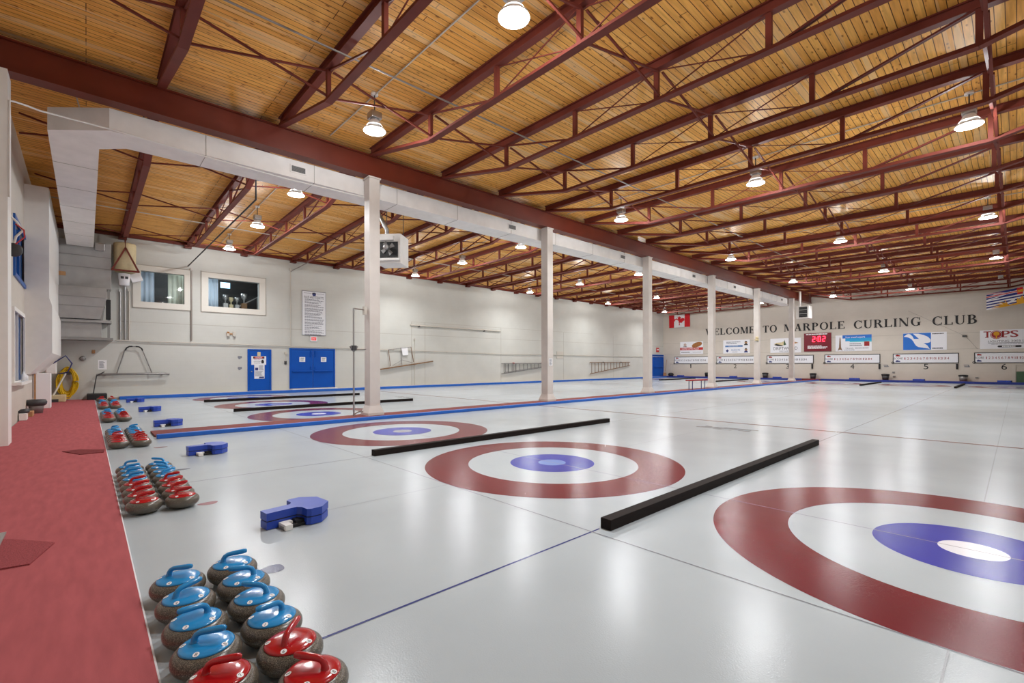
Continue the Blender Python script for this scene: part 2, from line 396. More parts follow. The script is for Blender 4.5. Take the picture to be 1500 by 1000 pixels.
for x in (-2.47, -6.86, -16.23, -21.1):
    b = MB(); b.rect(x - .009, x + .009, 0.6, 3.3, 0.0014, M_LBLUE if x > -3 else M_LINE); b.rect(x - .008, x + .008, 9.5, 36.6, 0.0014, M_LINE)
    b.build('side_line', fl)
for i, (u, v, rx, ry, mt) in enumerate(((397, 834, .07, .09, M_SPOTB), (305, 737, .06, .09, M_SPOTR), (235, 655, .06, .1, M_SPOTR), (262, 688, .05, .12, M_SPOTB), (205, 632, .05, .1, M_SPOTB))):
    p = onZ(u, v); b = MB(); b.add([(p.x + rx * (1 + .1 * math.sin(3 * a + i)) * math.cos(a), p.y + ry * (1 + .1 * math.sin(3 * a + i)) * math.sin(a), .0016) for a in [2 * PI * q / 24 for q in range(24)]], [tuple(range(24))], mt)
    b.build('paint_spot', fl)
# sponsor lettering frozen into the ice (two sheets), grey and indistinct
for (x0, y0) in ((-4.37, 10.45), (-18.2, 10.3)):
    b = MB()
    for (a, c, e, g) in ((-.62, -.05, -.16, -.10), (-.55, .25, -.06, .0), (-.3, .5, .04, .09), (-.1, .62, .12, .17), (-.5, -.35, .04, .15), (.3, .55, -.14, -.08), (-.2, .2, -.24, -.2)):
        b.rect(x0 + a, x0 + c, y0 + e, y0 + g, .0016, M_MARK)
    b.build('ice_logo', fl)

# ------------------------------------------------------------------ walls, roof deck
def wall_holes(along, a0, a1, z0, z1, holes, plane, th, m, name, flip=1):
    """wall slab with rectangular holes, split into boxes"""
    b = MB(); cuts = sorted({a0, a1} | {h[0] for h in holes} | {h[1] for h in holes})
    def bx(p, q, r, s):
        if along == 'Y': b.box((plane, p, r), (plane - th * flip, q, s), m)
        else: b.box((p, plane, r), (q, plane + th * flip, s), m)
    for p, q in zip(cuts, cuts[1:]):
        hs = sorted([h for h in holes if h[0] <= p + 1e-6 and h[1] >= q - 1e-6], key=lambda h: h[2]); z = z0
        for h in hs:
            if h[2] > z: bx(p, q, z, h[2])
            z = h[3]
        if z < z1: bx(p, q, z, z1)
    return struct(b.build(name))
WINL = [(1.77, 3.35, 4.25, 5.62), (4.30, 6.51, 4.25, 5.62)]
wall_holes('Y', YN - .3, YF + .3, -.2, 7.12, WINL, XL, .3, M_WALLX, 'wall_left')
wall_holes('X', XL, XR, -.2, 7.3, [], YF, .3, M_WALLY, 'wall_far')
struct(MB().box((XR, YN - .3, -.2), (XR + .3, YF + .3, 7.3), M_WALLX).build('wall_right'))
NWH = [(-18.6, -16.2, 1.05, 2.75), (-19.2, -16.4, 3.7, 5.0)]
wall_holes('X', XL, XR, -.2, 7.4, NWH, YN, -.3, M_WALLY, 'wall_near')
d = MB(); xs = [XL - .3, GX, XR + .3]
prof = [(x, deckz(x)) for x in xs]
vs = [(x, YN - .3, z) for x, z in prof] + [(x, YF + .3, z) for x, z in prof] + [(x, YN - .3, z + .2) for x, z in prof] + [(x, YF + .3, z + .2) for x, z in prof]
d.add(vs, [(0, 3, 4, 1), (1, 4, 5, 2), (6, 7, 10, 9), (7, 8, 11, 10), (0, 1, 7, 6), (1, 2, 8, 7), (3, 9, 10, 4), (4, 10, 11, 5), (0, 6, 9, 3), (2, 5, 11, 8)], M_DECK)
struct(d.build('ceiling'), 'varnished pine board roof deck')
# thin dark ledger where the deck meets the long wall
struct(MB().box((XL, YN, 6.98), (XL + .06, YF, 7.13), M_GIRD).build('trim_1'))
# panel joints and the painted service pipe along the long wall
struct(MB().box((XL, 1.0, 3.325), (XL + .004, YF, 3.343), M_JOINT).build('trim_2'))
struct(MB().box((XL, 15.3, 4.16), (XL + .004, 34, 4.175), M_JOINT).build('trim_3'))
for i, y in enumerate((15.3, 16.3, 22.9, 30.0, 37.2, 44.0)):
    struct(MB().box((XL, y, .05), (XL + .004, y + .02, 4.16), M_JOINT).build('trim_%d' % (4 + i)))
b = MB(); b.tube([(XL + .07, .9, 2.5), (XL + .07, 12, 2.37), (XL + .07, 24, 2.2), (XL + .07, YF - .1, 2.2)], .025, M_CREAMP, 6)
for y in range(2, 46, 4): b.box((XL, y, 2.5 - .0125 * min(y, 24) - .04), (XL + .06, y + .05, 2.5 - .0125 * min(y, 24) + .04), M_CREAMP)
tag(b.build('service_pipe'), 'long cream-painted pipe running level along the long left wall above the blue doors', 'pipe')
struct(MB().box((XL, YF - .004, 2.46), (XR, YF, 2.48), M_JOINT).build('trim_10'))
struct(MB().box((XL, YF - .004, 3.62), (XR, YF, 3.64), M_JOINT).build('trim_11'))

# ------------------------------------------------------------------ windows in the long wall, with the room behind
def gallery_window(n, h, curtains):
    y0, y1, z0, z1 = h
    fr = MB(); fr.xf = Matrix.Identity(4); w = .28
    for (p, q, r, s) in ((y0 - w, y1 + w, z1, z1 + w * .85), (y0 - w, y1 + w, z0 - w * .95, z0), (y0 - w, y0, z0, z1), (y1, y1 + w, z0, z1)):
        fr.box((XL - .01, p, r), (XL + .045, q, s), M_CASING, .006)
    for (p, q, r, s) in ((y0 - w - .03, y1 + w + .03, z1 + w * .85, z1 + w * .85 + .03), (y0 - w - .03, y1 + w + .03, z0 - w * .95 - .03, z0 - w * .95), (y0 - w - .03, y0 - w, z0 - w, z1 + w), (y1 + w, y1 + w + .03, z0 - w, z1 + w)):
        fr.box((XL, p, r), (XL + .03, q, s), M_JOINT)
    o = struct(fr.build('window_%d' % n))
    struct(MB().box((XL - .14, y0, z0), (XL - .13, y1, z1), M_GLASS).build('window_pane', o))
    return o
w1 = gallery_window(1, WINL[0], 0); w2 = gallery_window(2, WINL[1], 0)
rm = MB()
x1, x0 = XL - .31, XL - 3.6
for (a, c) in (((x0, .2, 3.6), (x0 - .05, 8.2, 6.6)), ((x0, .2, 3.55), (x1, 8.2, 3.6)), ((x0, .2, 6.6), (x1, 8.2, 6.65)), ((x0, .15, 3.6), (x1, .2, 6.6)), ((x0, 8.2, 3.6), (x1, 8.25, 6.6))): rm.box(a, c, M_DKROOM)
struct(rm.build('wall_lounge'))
def curtain(y0, y1, z0, z1, x, m, label):
    b = MB(); n = max(10, int((y1 - y0) * 30)); vs = []
    for i in range(n + 1):
        y = y0 + (y1 - y0) * i / n; dx = .03 * math.sin(i * 1.25)
        vs += [(x + dx, y, z0), (x + dx, y, z1), (x + dx - .012, y, z0), (x + dx - .012, y, z1)]
    fs = []
    for i in range(n):
        a = 4 * i; c = a + 4; fs += [(a, c, c + 1, a + 1), (a + 3, c + 3, c + 2, a + 2), (a + 1, c + 1, c + 3, a + 3), (a, a + 2, c + 2, c)]
    b.add(vs, fs, m, True); tag(b.build('curtain'), label, 'curtain')
curtain(1.75, 2.28, 4.0, 5.8, XL - .42, M_CURT_B, 'pale bluish curtain at the left side of the first lounge window')
curtain(2.78, 3.4, 4.0, 5.8, XL - .42, M_CURT, 'pale greenish curtain at the right side of the first lounge window')
curtain(4.28, 4.78, 4.0, 5.8, XL - .42, M_CURT_B, 'pale blue curtain at the left side of the trophy window')
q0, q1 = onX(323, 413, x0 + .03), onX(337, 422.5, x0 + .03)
struct(MB().box((x0 + .01, q0.y, q1.z), (x0 + .03, q1.y, q0.z), M_REFLGLOW).build('window_7'))  # glowing panel added behind the glass in place of a reflection
sh = MB().box((XL - 1.1, 4.5, 4.2), (XL - .55, 6.8, 4.26), M_TAN); sh.box((XL - 1.05, 4.55, 3.6), (XL - 1.0, 4.62, 4.2), M_TAN); sh.box((XL - 1.05, 6.68, 3.6), (XL - 1.0, 6.75, 4.2), M_TAN)
tag(sh.build('trophy_shelf'), 'brown shelf of trophies inside the second lounge window', 'shelf')
for i, (y, s, m, lb) in enumerate(((5.15, 1.25, M_CHROME, 'small silver trophy cup at the left of the trophy shelf behind the window'), (5.4, 1.05, M_BEIGE, 'pale cream trophy second from the left behind the window'), (5.66, 1.1, M_CHROME, 'silver two-part trophy in the middle of the shelf behind the window'), (5.98, 1.5, M_LADW, 'large trophy with brown wooden plinth at the right of the shelf behind the window'))):
    t = empty('trophy', (XL - .75, y, 4.26), lb, 'trophy', 'trophies behind the lounge window')
    MB().box((-.08 * s, -.08 * s, 0), (.08 * s, .08 * s, .22 * s), M_LADW if i == 3 else m, .008).build('plinth', t)
    MB().lathe([(.03 * s, .22 * s), (.02 * s, .3 * s), (.03 * s, .34 * s), (.09 * s, .42 * s), (.1 * s, .55 * s), (.085 * s, .56 * s), (.02 * s, .4 * s)], (0, 0, 0), M_CHROME if i != 1 else M_BEIGE, 16).build('cup', t)
tag(MB().bar((XL - 1.6, 5.9, 4.5), (XL - 1.6, 7.0, 5.2), .06, .06, M_CHROME).bar((XL - 1.6, 5.9, 3.7), (XL - 1.6, 7.0, 4.4), .05, .05, M_CHROME).bar((XL - 1.6, 6.2, 3.9), (XL - 1.6, 6.2, 4.7), .04, .04, M_CHROME).bar((XL - 1.6, 6.8, 4.3), (XL - 1.6, 6.8, 5.1), .04, .04, M_CHROME).build('stair_rail'), 'pale sloping stair rail seen through the second lounge window', 'railing')
lt = bpy.data.lights.new('lounge_fill_light', 'POINT'); lt.energy = 300; lt.shadow_soft_size = .15; lt.color = (.85, .93, 1)  # added unseen light, brightens the curtains and trophies behind the glass
lo = bpy.data.objects.new('lounge_fill_light', lt); COL.objects.link(lo); lo.location = (XL - 1.5, 3.9, 6.3); tag(lo, 'unseen fill light added inside the lounge behind the two windows', 'lamp')

# ------------------------------------------------------------------ doors
def door(n, y0, y1, z1, leaves, z0=.1):
    root = MB(); w = .07
    for (a, c, e, g) in ((y0 - w, y0, z0, z1 + w), (y1, y1 + w, z0, z1 + w), (y0, y1, z1, z1 + w)): root.box((XL, a, e), (XL + .05, c, g), M_DOOR, .006)
    o = struct(root.build('door_%d' % n))
    L = (y1 - y0) / leaves
    for i in range(leaves):
        a, c = y0 + L * i + .008, y0 + L * (i + 1) - .008
        lf = MB().box((XL + .002, a, z0 + .01), (XL + .03, c, z1 - .01), M_DOOR, .004)
        leaf = lf.build('door_leaf', o)
        if leaves == 2:
            MB().box((XL + .03, a + .06, 1.05), (XL + .10, c - .06, 1.12), M_DOOR, .01).build('push_bar', leaf)
            hx = c - .12 if i == 0 else a + .12
            MB().box((XL + .03, hx - .02, 1.86), (XL + .08, hx + .02, z1 - .06), M_DOOR, .006).build('door_closer', leaf)
            MB().box((XL + .03, hx - .03, 1.2), (XL + .07, hx + .03, 1.34), M_DOOR, .006).build('lock_case', leaf)
        else:
            MB().lathe([(.012, 0), (.012, .03), (.03, .05), (.03, .07), (.0, .08)], (0, 0, 0), M_CHROME, 12).build('door_knob', leaf).matrix_local = on_left_wall(a + .09, 1.1, .03)
    return o
d1 = door(1, 6.03, 6.99, 2.16, 1, .12)
d2 = door(2, 8.02, 10.31, 2.25, 2, .16)
struct(MB().box((XL, 8.0, .06), (XL + .35, 10.4, .14), M_WHITE, .01).build('trim_12'))
p0 = onX(956, 520, XL); p1 = onX(971, 520, XL)
d3 = door(3, p0.y - 1.5, p1.y, onX(971, 520.5, XL).z, 2, .1)

def sheet_sign(name, M, w, h, label, cat, draw=None, th=.012, m=None, parent=None, group=None):
    b = MB(); b.xf = M; b.box((-w / 2, -h / 2, 0), (w / 2, h / 2, th), m or M_SIGNW)
    if draw: draw(b, th + .002)
    o = b.build(name, parent)
    if not parent: tag(o, label, cat, group)
    return o
def bars(b, x0, x1, y0, y1, rows, z, m, seed=1, fill=.55):
    rnd = random.Random(seed); h = (y1 - y0) / rows
    for r in range(rows):
        y = y1 - (r + .5) * h; x = x0; end = x1 - rnd.random() * .35 * (x1 - x0)
        while x < end:
            w = (x1 - x0) * (.05 + .09 * rnd.random()); e = min(x + w, end)
            b.rect(x, e, y - h * fill / 2, y + h * fill / 2, z, m); x = e + (x1 - x0) * .015
def from_pix_left(u0, v0, u1, v1):
    a = onX(u0, v0, XL); c = onX(u1, v1, XL); return (a.y + c.y) / 2, (a.z + c.z) / 2, abs(c.y - a.y), abs(a.z - c.z)
def from_pix_far(u0, v0, u1, v1):
    a = onY(u0, v0, YF); c = onY(u1, v1, YF); return (a.x + c.x) / 2, (a.z + c.z) / 2, abs(c.x - a.x), abs(a.z - c.z)

def draw_danger(b, z):
    b.rect(-.26, .26, .09, .2, z, M_BLACK); b.ring((0, .145), 0, .05, z + .001, M_REDP, 24)
    el = [(.22 * math.cos(a), .145 + .045 * math.sin(a), z + .002) for a in [2 * PI * q / 32 for q in range(32)]]
    b.add(el, [tuple(range(32))], M_REDP); b.text('DANGER', 0, .145, .06, M_PAPER, z + .003, width=.3)
    b.text('KEEP OUT', -.08, .045, .05, M_REDP, z, width=.3)
    b.text('AMMONIA', -.08, -.05, .045, M_BLACK, z, width=.32); b.text('MACHINE', -.08, -.13, .045, M_BLACK, z, width=.28)
    b.prism([(.13, -.15), (.22, -.15), (.25, -.06), (.22, -.04), (.215, .03), (.19, .05), (.165, .03), (.14, .04), (.12, -.02), (.11, -.08)], z, z + .001, M_BLACK)
sheet_sign('danger_sign', on_left_wall(6.47, 1.66, .032), .68, .44, 'white danger sign with red and black heading on the single blue door', 'sign', draw_danger)
def draw_notice(b, z):
    b.rect(-.2, -.06, .06, .2, z, M_TXTN); b.rect(-.02, .21, -.34, -.26, z, M_TXTN); bars(b, -.2, .2, -.24, .03, 9, z, M_TXTG, 3); bars(b, -.03, .2, .06, .33, 8, z, M_TXTG, 4)
sheet_sign('notice_poster', on_left_wall(6.5, 1.09, .031), .47, .72, 'white notice poster hanging below the danger sign on the single blue door', 'poster', draw_notice)
sheet_sign('yellow_notice', on_left_wall(6.48, 1.99, .031), .15, .2, 'small yellow notice above the danger sign on the blue door', 'notice', None, .006, M_BEIGE)
def draw_small(b, z): bars(b, -.1, .1, -.1, .02, 4, z, M_TXTG, 9); b.rect(-.1, .1, .05, .09, z, M_TXTG)
sheet_sign('door_notice', on_left_wall(8.6, 1.72, .032), .3, .26, 'white notice on the left leaf of the blue double doors', 'notice', draw_small, .006, M_PAPER)
sheet_sign('door_notice', on_left_wall(9.74, 1.72, .032), .3, .26, 'white notice on the right leaf of the blue double doors', 'notice', draw_small, .006, M_PAPER)
# rules board
y_, z_, w_, h_ = from_pix_left(442, 425, 477, 492)
def draw_rules(b, z):
    w, h = w_, h_
    for (a, c, e, g) in ((-w / 2, w / 2, h / 2 - .03, h / 2), (-w / 2, w / 2, -h / 2, -h / 2 + .03), (-w / 2, -w / 2 + .02, -h / 2, h / 2), (w / 2 - .02, w / 2, -h / 2, h / 2)): b.rect(a, c, e, g, z, M_TXTG)
    b.ring((0, h * .43), 0, .1, z, M_TXTN, 20); b.rect(-.11, .11, h * .445, h * .462, z + .001, M_BLACK)
    b.rect(-.55, -.14, h * .445, h * .452, z, M_TXTG); b.rect(.14, .55, h * .445, h * .452, z, M_TXTG)
    b.text('RULES AND ETIQUETTE', 0, h * .36, .13, M_BLACK, z, width=w * .8)
    y = h * .32
    rnd = random.Random(5)
    for n in (2, 2, 3, 4, 3, 2, 2, 3, 1, 2, 1, 2, 2):
        bars(b, -.5, .55, y - n * .055, y, n, z, M_TXTG, int(y * 100)); y -= n * .055 + .035
sheet_sign('rules_board', on_left_wall(y_, z_, .01), w_, h_, 'tall white rules and etiquette board on the long wall above the blue double doors', 'sign', draw_rules, .03)
def draw_exit(b, z): b.rect(-.13, .13, -.09, .09, z, M_EXIT); b.text('EXIT', 0, 0, .11, M_SIGNW, z + .001, width=.2)
sheet_sign('exit_sign', on_left_wall(9.2, 2.86, .002), .36, .27, 'small red exit sign under the rules board on the long wall', 'sign', draw_exit, .06)
b = MB(); b.xf = on_left_wall(*onX(338, 489, XL).yz, 0)
b.box((-.2, -.03, 0), (.2, .03, .04), M_TAN).box((-.19, -.12, .02), (-.07, .12, .12), M_CREAMP, .02).box((.07, -.12, .02), (.19, .12, .12), M_CREAMP, .02).box((-.18, .02, .12), (-.08, .1, .125), M_BROWNP)
tag(b.build('emergency_light'), 'small twin-headed emergency light on the long wall below the trophy window', 'lamp')
for nm, u, v, lb in (('wall_paper', 351, 523, 'small torn grey paper on the wall left of the danger door, upper one'), ('wall_paper', 351, 539, 'small torn grey paper on the wall left of the danger door, lower one')):
    p = onX(u, v, XL); o = MB(); o.xf = on_left_wall(p.y, p.z, .001); o.box((-.08, -.05, 0), (.1, .06, .004), M_TXTG).box((-.05, -.1, 0), (.04, -.05, .004), M_TXTG); tag(o.build(nm), lb, 'paper')
p = onX(150, 534, XL); o = MB(); o.xf = on_left_wall(p.y, p.z, .001); o.box((-.14, -.2, 0), (.14, .2, .004), M_PAPER); bars(o, -.1, .1, -.15, .15, 8, .006, M_TXTG, 2); tag(o.build('paper_notice'), 'white paper notice on the long wall beside the wall-hung push frame', 'paper')
p = onX(418, 531, XL); o = MB(); o.xf = on_left_wall(p.y, p.z); o.box((-.06, -.09, 0), (.06, .09, .05), M_DKGREY, .01); tag(o.build('light_switch'), 'small dark switch on the wall between the two blue doors', 'switch')
p = onX(121, 525, XL); o = MB(); o.xf = on_left_wall(p.y, p.z); o.lathe([(.1, 0), (.1, .05), (.06, .07), (0, .07)], (0, 0, 0), M_GREY, 16); tag(o.build('wall_vent_cap'), 'round grey fitting on the wall above the yellow hose', 'fitting')
p = onX(137, 515, XL); o = MB(); o.xf = on_left_wall(p.y, p.z); o.box((-.05, -.07, 0), (.05, .07, .06), M_TAN, .01); tag(o.build('control_box'), 'small brown control box on the wall under the grey air handler', 'box')

# wall-hung push frame (squeegee) right of the hose
b = MB(); fr = empty('push_frame', (XL, 1.53, 1.05), 'tubular metal push frame with long grey bar hung on the long wall', 'ice scraper frame')
MB().tube([(.16, -1.23, -.03), (.2, -1.1, 0), (.2, 1.1, 0), (.16, 1.23, -.03)], .05, M_GREY, 10).build('scraper_bar', fr)
MB().tube([(.12, -.58, .02), (.12, -.32, 1.0), (.12, -.27, 1.13), (.12, -.16, 1.2), (.12, .12, 1.2), (.12, .25, 1.12), (.12, .3, 1.0), (.12, .62, .02)], .022, M_GREY, 8).build('handle', fr)
MB().tube([(.12, -.3, 1.02), (.12, -.26, 1.13), (.12, -.16, 1.2), (.12, -.06, 1.2)], .028, M_RUBBER, 8).build('grip', fr)
MB().tube([(.12, .05, 1.2), (.12, .16, 1.19), (.12, .25, 1.12), (.12, .29, 1.03)], .028, M_RUBBER, 8).build('grip', fr)
MB().box((0, -1.0, -.06), (.14, -.94, 0), M_GREY).box((0, .94, -.06), (.14, 1.0, 0), M_GREY).build('bracket', fr)

# yellow hose coil
hz = empty('hose_coil', (XL + .16, *onX(99, 558, XL).yz), 'thick coil of yellow hose hanging on the long wall by the red carpet', 'hose')
b = MB(); rnd = random.Random(3)
for k in range(20):
    ry, rz = .15 + .026 * (k % 6) + rnd.random() * .03, .4 + .034 * (k % 5) + rnd.random() * .05; dx = -.12 + .013 * k; ph = rnd.random()
    b.tube([(dx + .02 * math.sin(a * 2 + ph), (ry + .02 * math.sin(2 * a + ph)) * math.cos(a), rz * math.sin(a) - (.04 if math.sin(a) < 0 else 0) * k / 6) for a in [2 * PI * q / 28 for q in range(29)]], .021, M_YEL, 6, False)
b.build('hose', hz)
MB().box((-.16, -.1, .27), (.16, .1, .31), M_DKGREY).build('hose_hook', hz)

# two ladders hanging sideways on the long wall
def ladder(y0, y1, zt0, zt1, zb0, zb1, m, label, extra=0):
    t = empty('ladder', (XL, y0, zt0), label, 'ladder', 'ladders on the long wall'); L = y1 - y0
    for nm, a, c in (('rail', 0, zt1 - zt0), ('rail', zb0 - zt0, zb1 - zt0)): MB().bar((.1, -.1, a), (.1, L, c), .05, .055, m).build(nm, t)
    n = 13
    for i in range(n):
        f = (i + .35) / n; MB().bar((.1, L * f, (zt1 - zt0) * f), (.1, L * f, (zb0 - zt0) + (zb1 - zb0) * f), .03, .035, m, (1, 0, 0)).build('rung', t)
    if extra:
        MB().bar((.17, .1, -.02), (.17, L * .95, zt1 - zt0 - .02), .03, .04, m).build('rail', t)
        MB().bar((.17, .1, zb0 - zt0 + .1), (.17, L * .95, zb1 - zt0 + .05), .03, .04, m).build('rail', t)
        for f in (.04, .1, .2, .24): MB().bar((.17, L * f, 0), (.17, L * f, zb0 - zt0 + .1), .03, .03, m, (1, 0, 0)).build('brace', t)
        for f in (.2, .8): MB().box((0, L * f, 0), (.2, L * f + .06, .06), M_REDP).build('hanger', t)
    else:
        for f in (.3, .75): MB().box((0, L * f, -.02), (.16, L * f + .05, .06), M_DKGREY).build('hanger', t)
ladder(23.0, 28.3, 1.5, 1.5, .72, 1.28, M_GREY, 'grey aluminium stepladder hung sideways on the long wall, left of the wooden one', 1)
ladder(33.6, 39.9, 1.58, 1.6, .55, 1.3, M_LADW, 'brown wooden ladder hung sideways on the long wall, towards the far door')
# long pole and the leaning frame
a, c = onX(600, 476, XL), onX(732, 485, XL)
tag(MB().tube([(XL + .1, a.y, a.z), (XL + .1, c.y, c.z)], .045, M_CREAMP, 8).box((XL, a.y + .6, a.z - .1), (XL + .14, a.y + .68, a.z), M_DKGREY).box((XL, c.y - 1.6, c.z - .1), (XL + .14, c.y - 1.52, c.z), M_DKGREY).build('long_pole'), 'long cream pole held level high on the long wall', 'pole')
fr = empty('leaning_frame', (XL + .12, 13.1, 1.1), 'metal pipe frame on a sloping brown plank hung on the long left wall', 'frame')
O = Vector((XL + .12, 13.1, 1.1))
def W(u, v): p = onX(u, v, XL + .12); return p - O
MB().bar(W(556, 541), W(634, 529), .1, .07, M_LADW).build('plank', fr)
MB().tube([W(572, 536), W(569, 512)], .022, M_LADW, 6).build('post', fr); MB().tube([W(606, 530), W(602, 508)], .022, M_LADW, 6).build('post', fr)
MB().tube([W(589, 534), W(587, 509)], .018, M_GREY, 6).build('post', fr); MB().tube([W(569, 512), W(602, 508)], .018, M_GREY, 6).build('top_bar', fr)
MB().tube([W(575, 535), W(589, 527), W(604, 531)], .016, M_GREY, 6).build('brace', fr)
b = MB(); b.add([W(588, 509), W(597, 508), W(598, 520), W(590, 520.5)], [(0, 1, 2, 3)], M_PAPER); b.build('paper_tag', fr)
# bracket stub between the ladders, conduit drops
p = onX(821, 519, XL); tag(MB().box((XL, p.y - .5, p.z - .35), (XL + .04, p.y + .3, p.z + .25), M_CREAMP).build('wall_flap'), 'small cream flap on the long wall between the two ladders', 'panel')
def drop(u, v0_, v1_, r, m, label, x=None):
    a, c = onX(u, v0_, XL), onX(u, v1_, XL)
    tag(MB().tube([(XL + .05, a.y, a.z), (XL + .05, a.y, c.z)], r, m, 8).box((XL, a.y - .05, a.z - .06), (XL + .09, a.y + .05, a.z + .06), m).build('wall_conduit'), label, 'conduit')
drop(280, 395, 499, .035, M_CONDUIT, 'vertical grey conduit on the long wall right of the first lounge window')
drop(176, 426, 497, .035, M_CHROME, 'vertical silver pipe on the long wall, left one of the pair by the air handler')
drop(183, 418, 497, .035, M_CHROME, 'vertical silver pipe on the long wall, right one of the pair by the air handler')
drop(189, 425, 498, .03, M_CREAMP, 'thin cream pipe on the long wall beside the two silver pipes')
drop(425, 395, 508, .015, M_CREAMP, 'thin cream conduit on the long wall left of the rules board')
drop(418, 517, 529, .012, M_CREAMP, 'short thin cream conduit above the switch between the blue doors')
drop(607, 497, 571, .02, M_CREAMP, 'thin cream conduit on the long wall right of the leaning frame')
# sloping sprinkler main from the long wall up to the trusses
a = onX(275, 390, XL); e = onY(370, 292, a.y)
tag(MB().tube([a + Vector((.05, 0, 0)), (e.x + .35, a.y, a.z), (e.x + .35, a.y, a.z + .55), (e.x + .35, a.y + .3, a.z + .6), (e.x + .35, a.y + 11, a.z + .6)], .026, M_DKGREY, 8).build('sprinkler_main'), 'dark pipe running out from the long wall above the first window then along the trusses', 'pipe')
p = onX(425, 398, XL); q = onX(451, 384, XL)
tag(MB().tube([p, (XL + .6, q.y, q.z)], .025, M_CONDUIT, 6).build('roof_conduit'), 'thin grey conduit sloping up from the long wall to the roof above the rules board', 'conduit')

# ------------------------------------------------------------------ near-left corner: air handler, tank, cleaning gear
ah = empty('air_handler', (XL, -.15, 2.4), 'large grey sheet-metal air handler in the near left corner under the white duct', 'air handler')
X0 = .02; XA = .85
def A(u, v, x=XA): p = onX(u, v, XL + x); return p.y + .15, p.z - 2.4
y0, y1 = A(70, 400)[0] - .25, A(163, 400)[0]
zt, zm = A(120, 352)[1], A(120, 421)[1]
MB().box((X0, y0, zm), (XA, y1, zt), M_AHU, .02).build('upper_casing', ah)
for z in (A(120, 374)[1], A(120, 391)[1]): MB().box((XA, y0, z), (XA + .015, y1, z + .02), M_GREY).build('seam', ah)
ya, yb = A(75, 440)[0], A(156, 440)[0]
b = MB(); zh0, zh1, zh2 = A(120, 467)[1], A(120, 436)[1], A(120, 421)[1]
vs = [(X0, ya, zh0), (XA + .3, ya + .12, zh0), (XA + .3, yb - .2, zh0), (X0, yb - .1, zh0), (X0, ya, zh1), (XA + .45, ya, zh1), (XA + .45, yb, zh1), (X0, yb, zh1), (X0, ya, zh2), (XA + .35, ya, zh2), (XA + .35, yb, zh2), (X0, yb, zh2)]
b.add(vs, [(0, 3, 2, 1), (0, 1, 5, 4), (1, 2, 6, 5), (2, 3, 7, 6), (4, 5, 9, 8), (5, 6, 10, 9), (6, 7, 11, 10), (8, 9, 10, 11)], M_AHU); b.build('hopper', ah)
for z in (zh1, zh1 - (zh1 - zh0) * .42): MB().box((XA, ya + .06, z - .012), (XA + (.46 if z == zh1 else .4), yb - .06, z + .012), M_GREY).build('seam', ah)
MB().box((XA - .1, yb - .02, zh0 + .02), (XA + .02, y1 - .02, zh1), M_RUBBER).build('dark_slot', ah)
MB().box((XA - .02, ya + .02, zh0 - .16), (XA + .06, y1 - .04, zh0 - .1), M_DKGREY).build('dark_slot', ah)
zl0, zl1 = A(120, 494)[1], A(120, 472)[1]
MB().box((X0, ya, zl0), (XA + .1, yb - .15, zl1), M_AHU, .015).build('lower_casing', ah)
MB().box((X0, ya - .05, zl0 - .1), (XA + .15, y1 + .05, zl0), M_GREY).build('shelf_frame', ah)
MB().box((X0, ya - .05, zl1), (XA + .25, y1, zl1 + .1), M_AHU).build('shelf_frame', ah)
MB().box((XA - .2, y1 - .12, zl0), (XA - .1, y1 - .04, zm), M_GREY).build('post', ah)
MB().box((XA, y1 - .5, zt - .35), (XA + .2, y1 - .2, zt - .05), M_CHROME, .03).build('valve', ah)
MB().box((XA + .002, y0 + .3, A(80, 402)[1]), (XA + .01, y0 + .75, A(80, 396)[1]), M_TAN).build('torn_label', ah)
# tank in red frame
tk = empty('expansion_tank', (XL + .55, *onX(183, 378, XL + .55).yz), 'beige drum with dark red triangular hanger high beside the grey air handler', 'tank')
MB().lathe([(.0, -.6), (.33, -.6), (.36, -.56), (.38, .56), (.36, .6), (0, .6)], (0, 0, 0), M_BEIGE, 24).build('drum', tk)
MB().bar((.44, 0, .36), (.44, -.42, -.58), .06, .06, M_STEEL, (1, 0, 0)).bar((.44, 0, .36), (.44, .42, -.58), .06, .06, M_STEEL, (1, 0, 0)).bar((.44, -.46, -.6), (.44, .46, -.6), .07, .07, M_STEEL).bar((.44, 0, .36), (.44, 0, .85), .03, .03, M_STEEL, (1, 0, 0)).bar((.0, 0, .6), (.0, 0, .9), .03, .03, M_STEEL, (1, 0, 0)).build('hanger', tk)
p = onX(182, 409, XL + .6); tag(MB().lathe([(.17, -.25), (.21, .22), (.2, .23), (0, .23)], (p.x, p.y, p.z), M_PAPER, 18).box((p.x + .15, p.y - .12, p.z + .0), (p.x + .2, p.y - .02, p.z + .1), M_DKGREY).box((p.x + .15, p.y + .02, p.z + .0), (p.x + .2, p.y + .12, p.z + .1), M_DKGREY).build('bucket'), 'white bucket with dark lettering under the beige drum on the long wall', 'bucket')
p = onX(199, 407, XL + .3); o = MB(); o.xf = Matrix.Translation(p) @ Matrix.Rotation(.35, 4, 'X'); o.box((-.12, -.2, -.17), (.12, .2, .17), M_PAPER, .02); tag(o.build('junction_box'), 'tilted white box beside the white bucket under the beige drum', 'box')

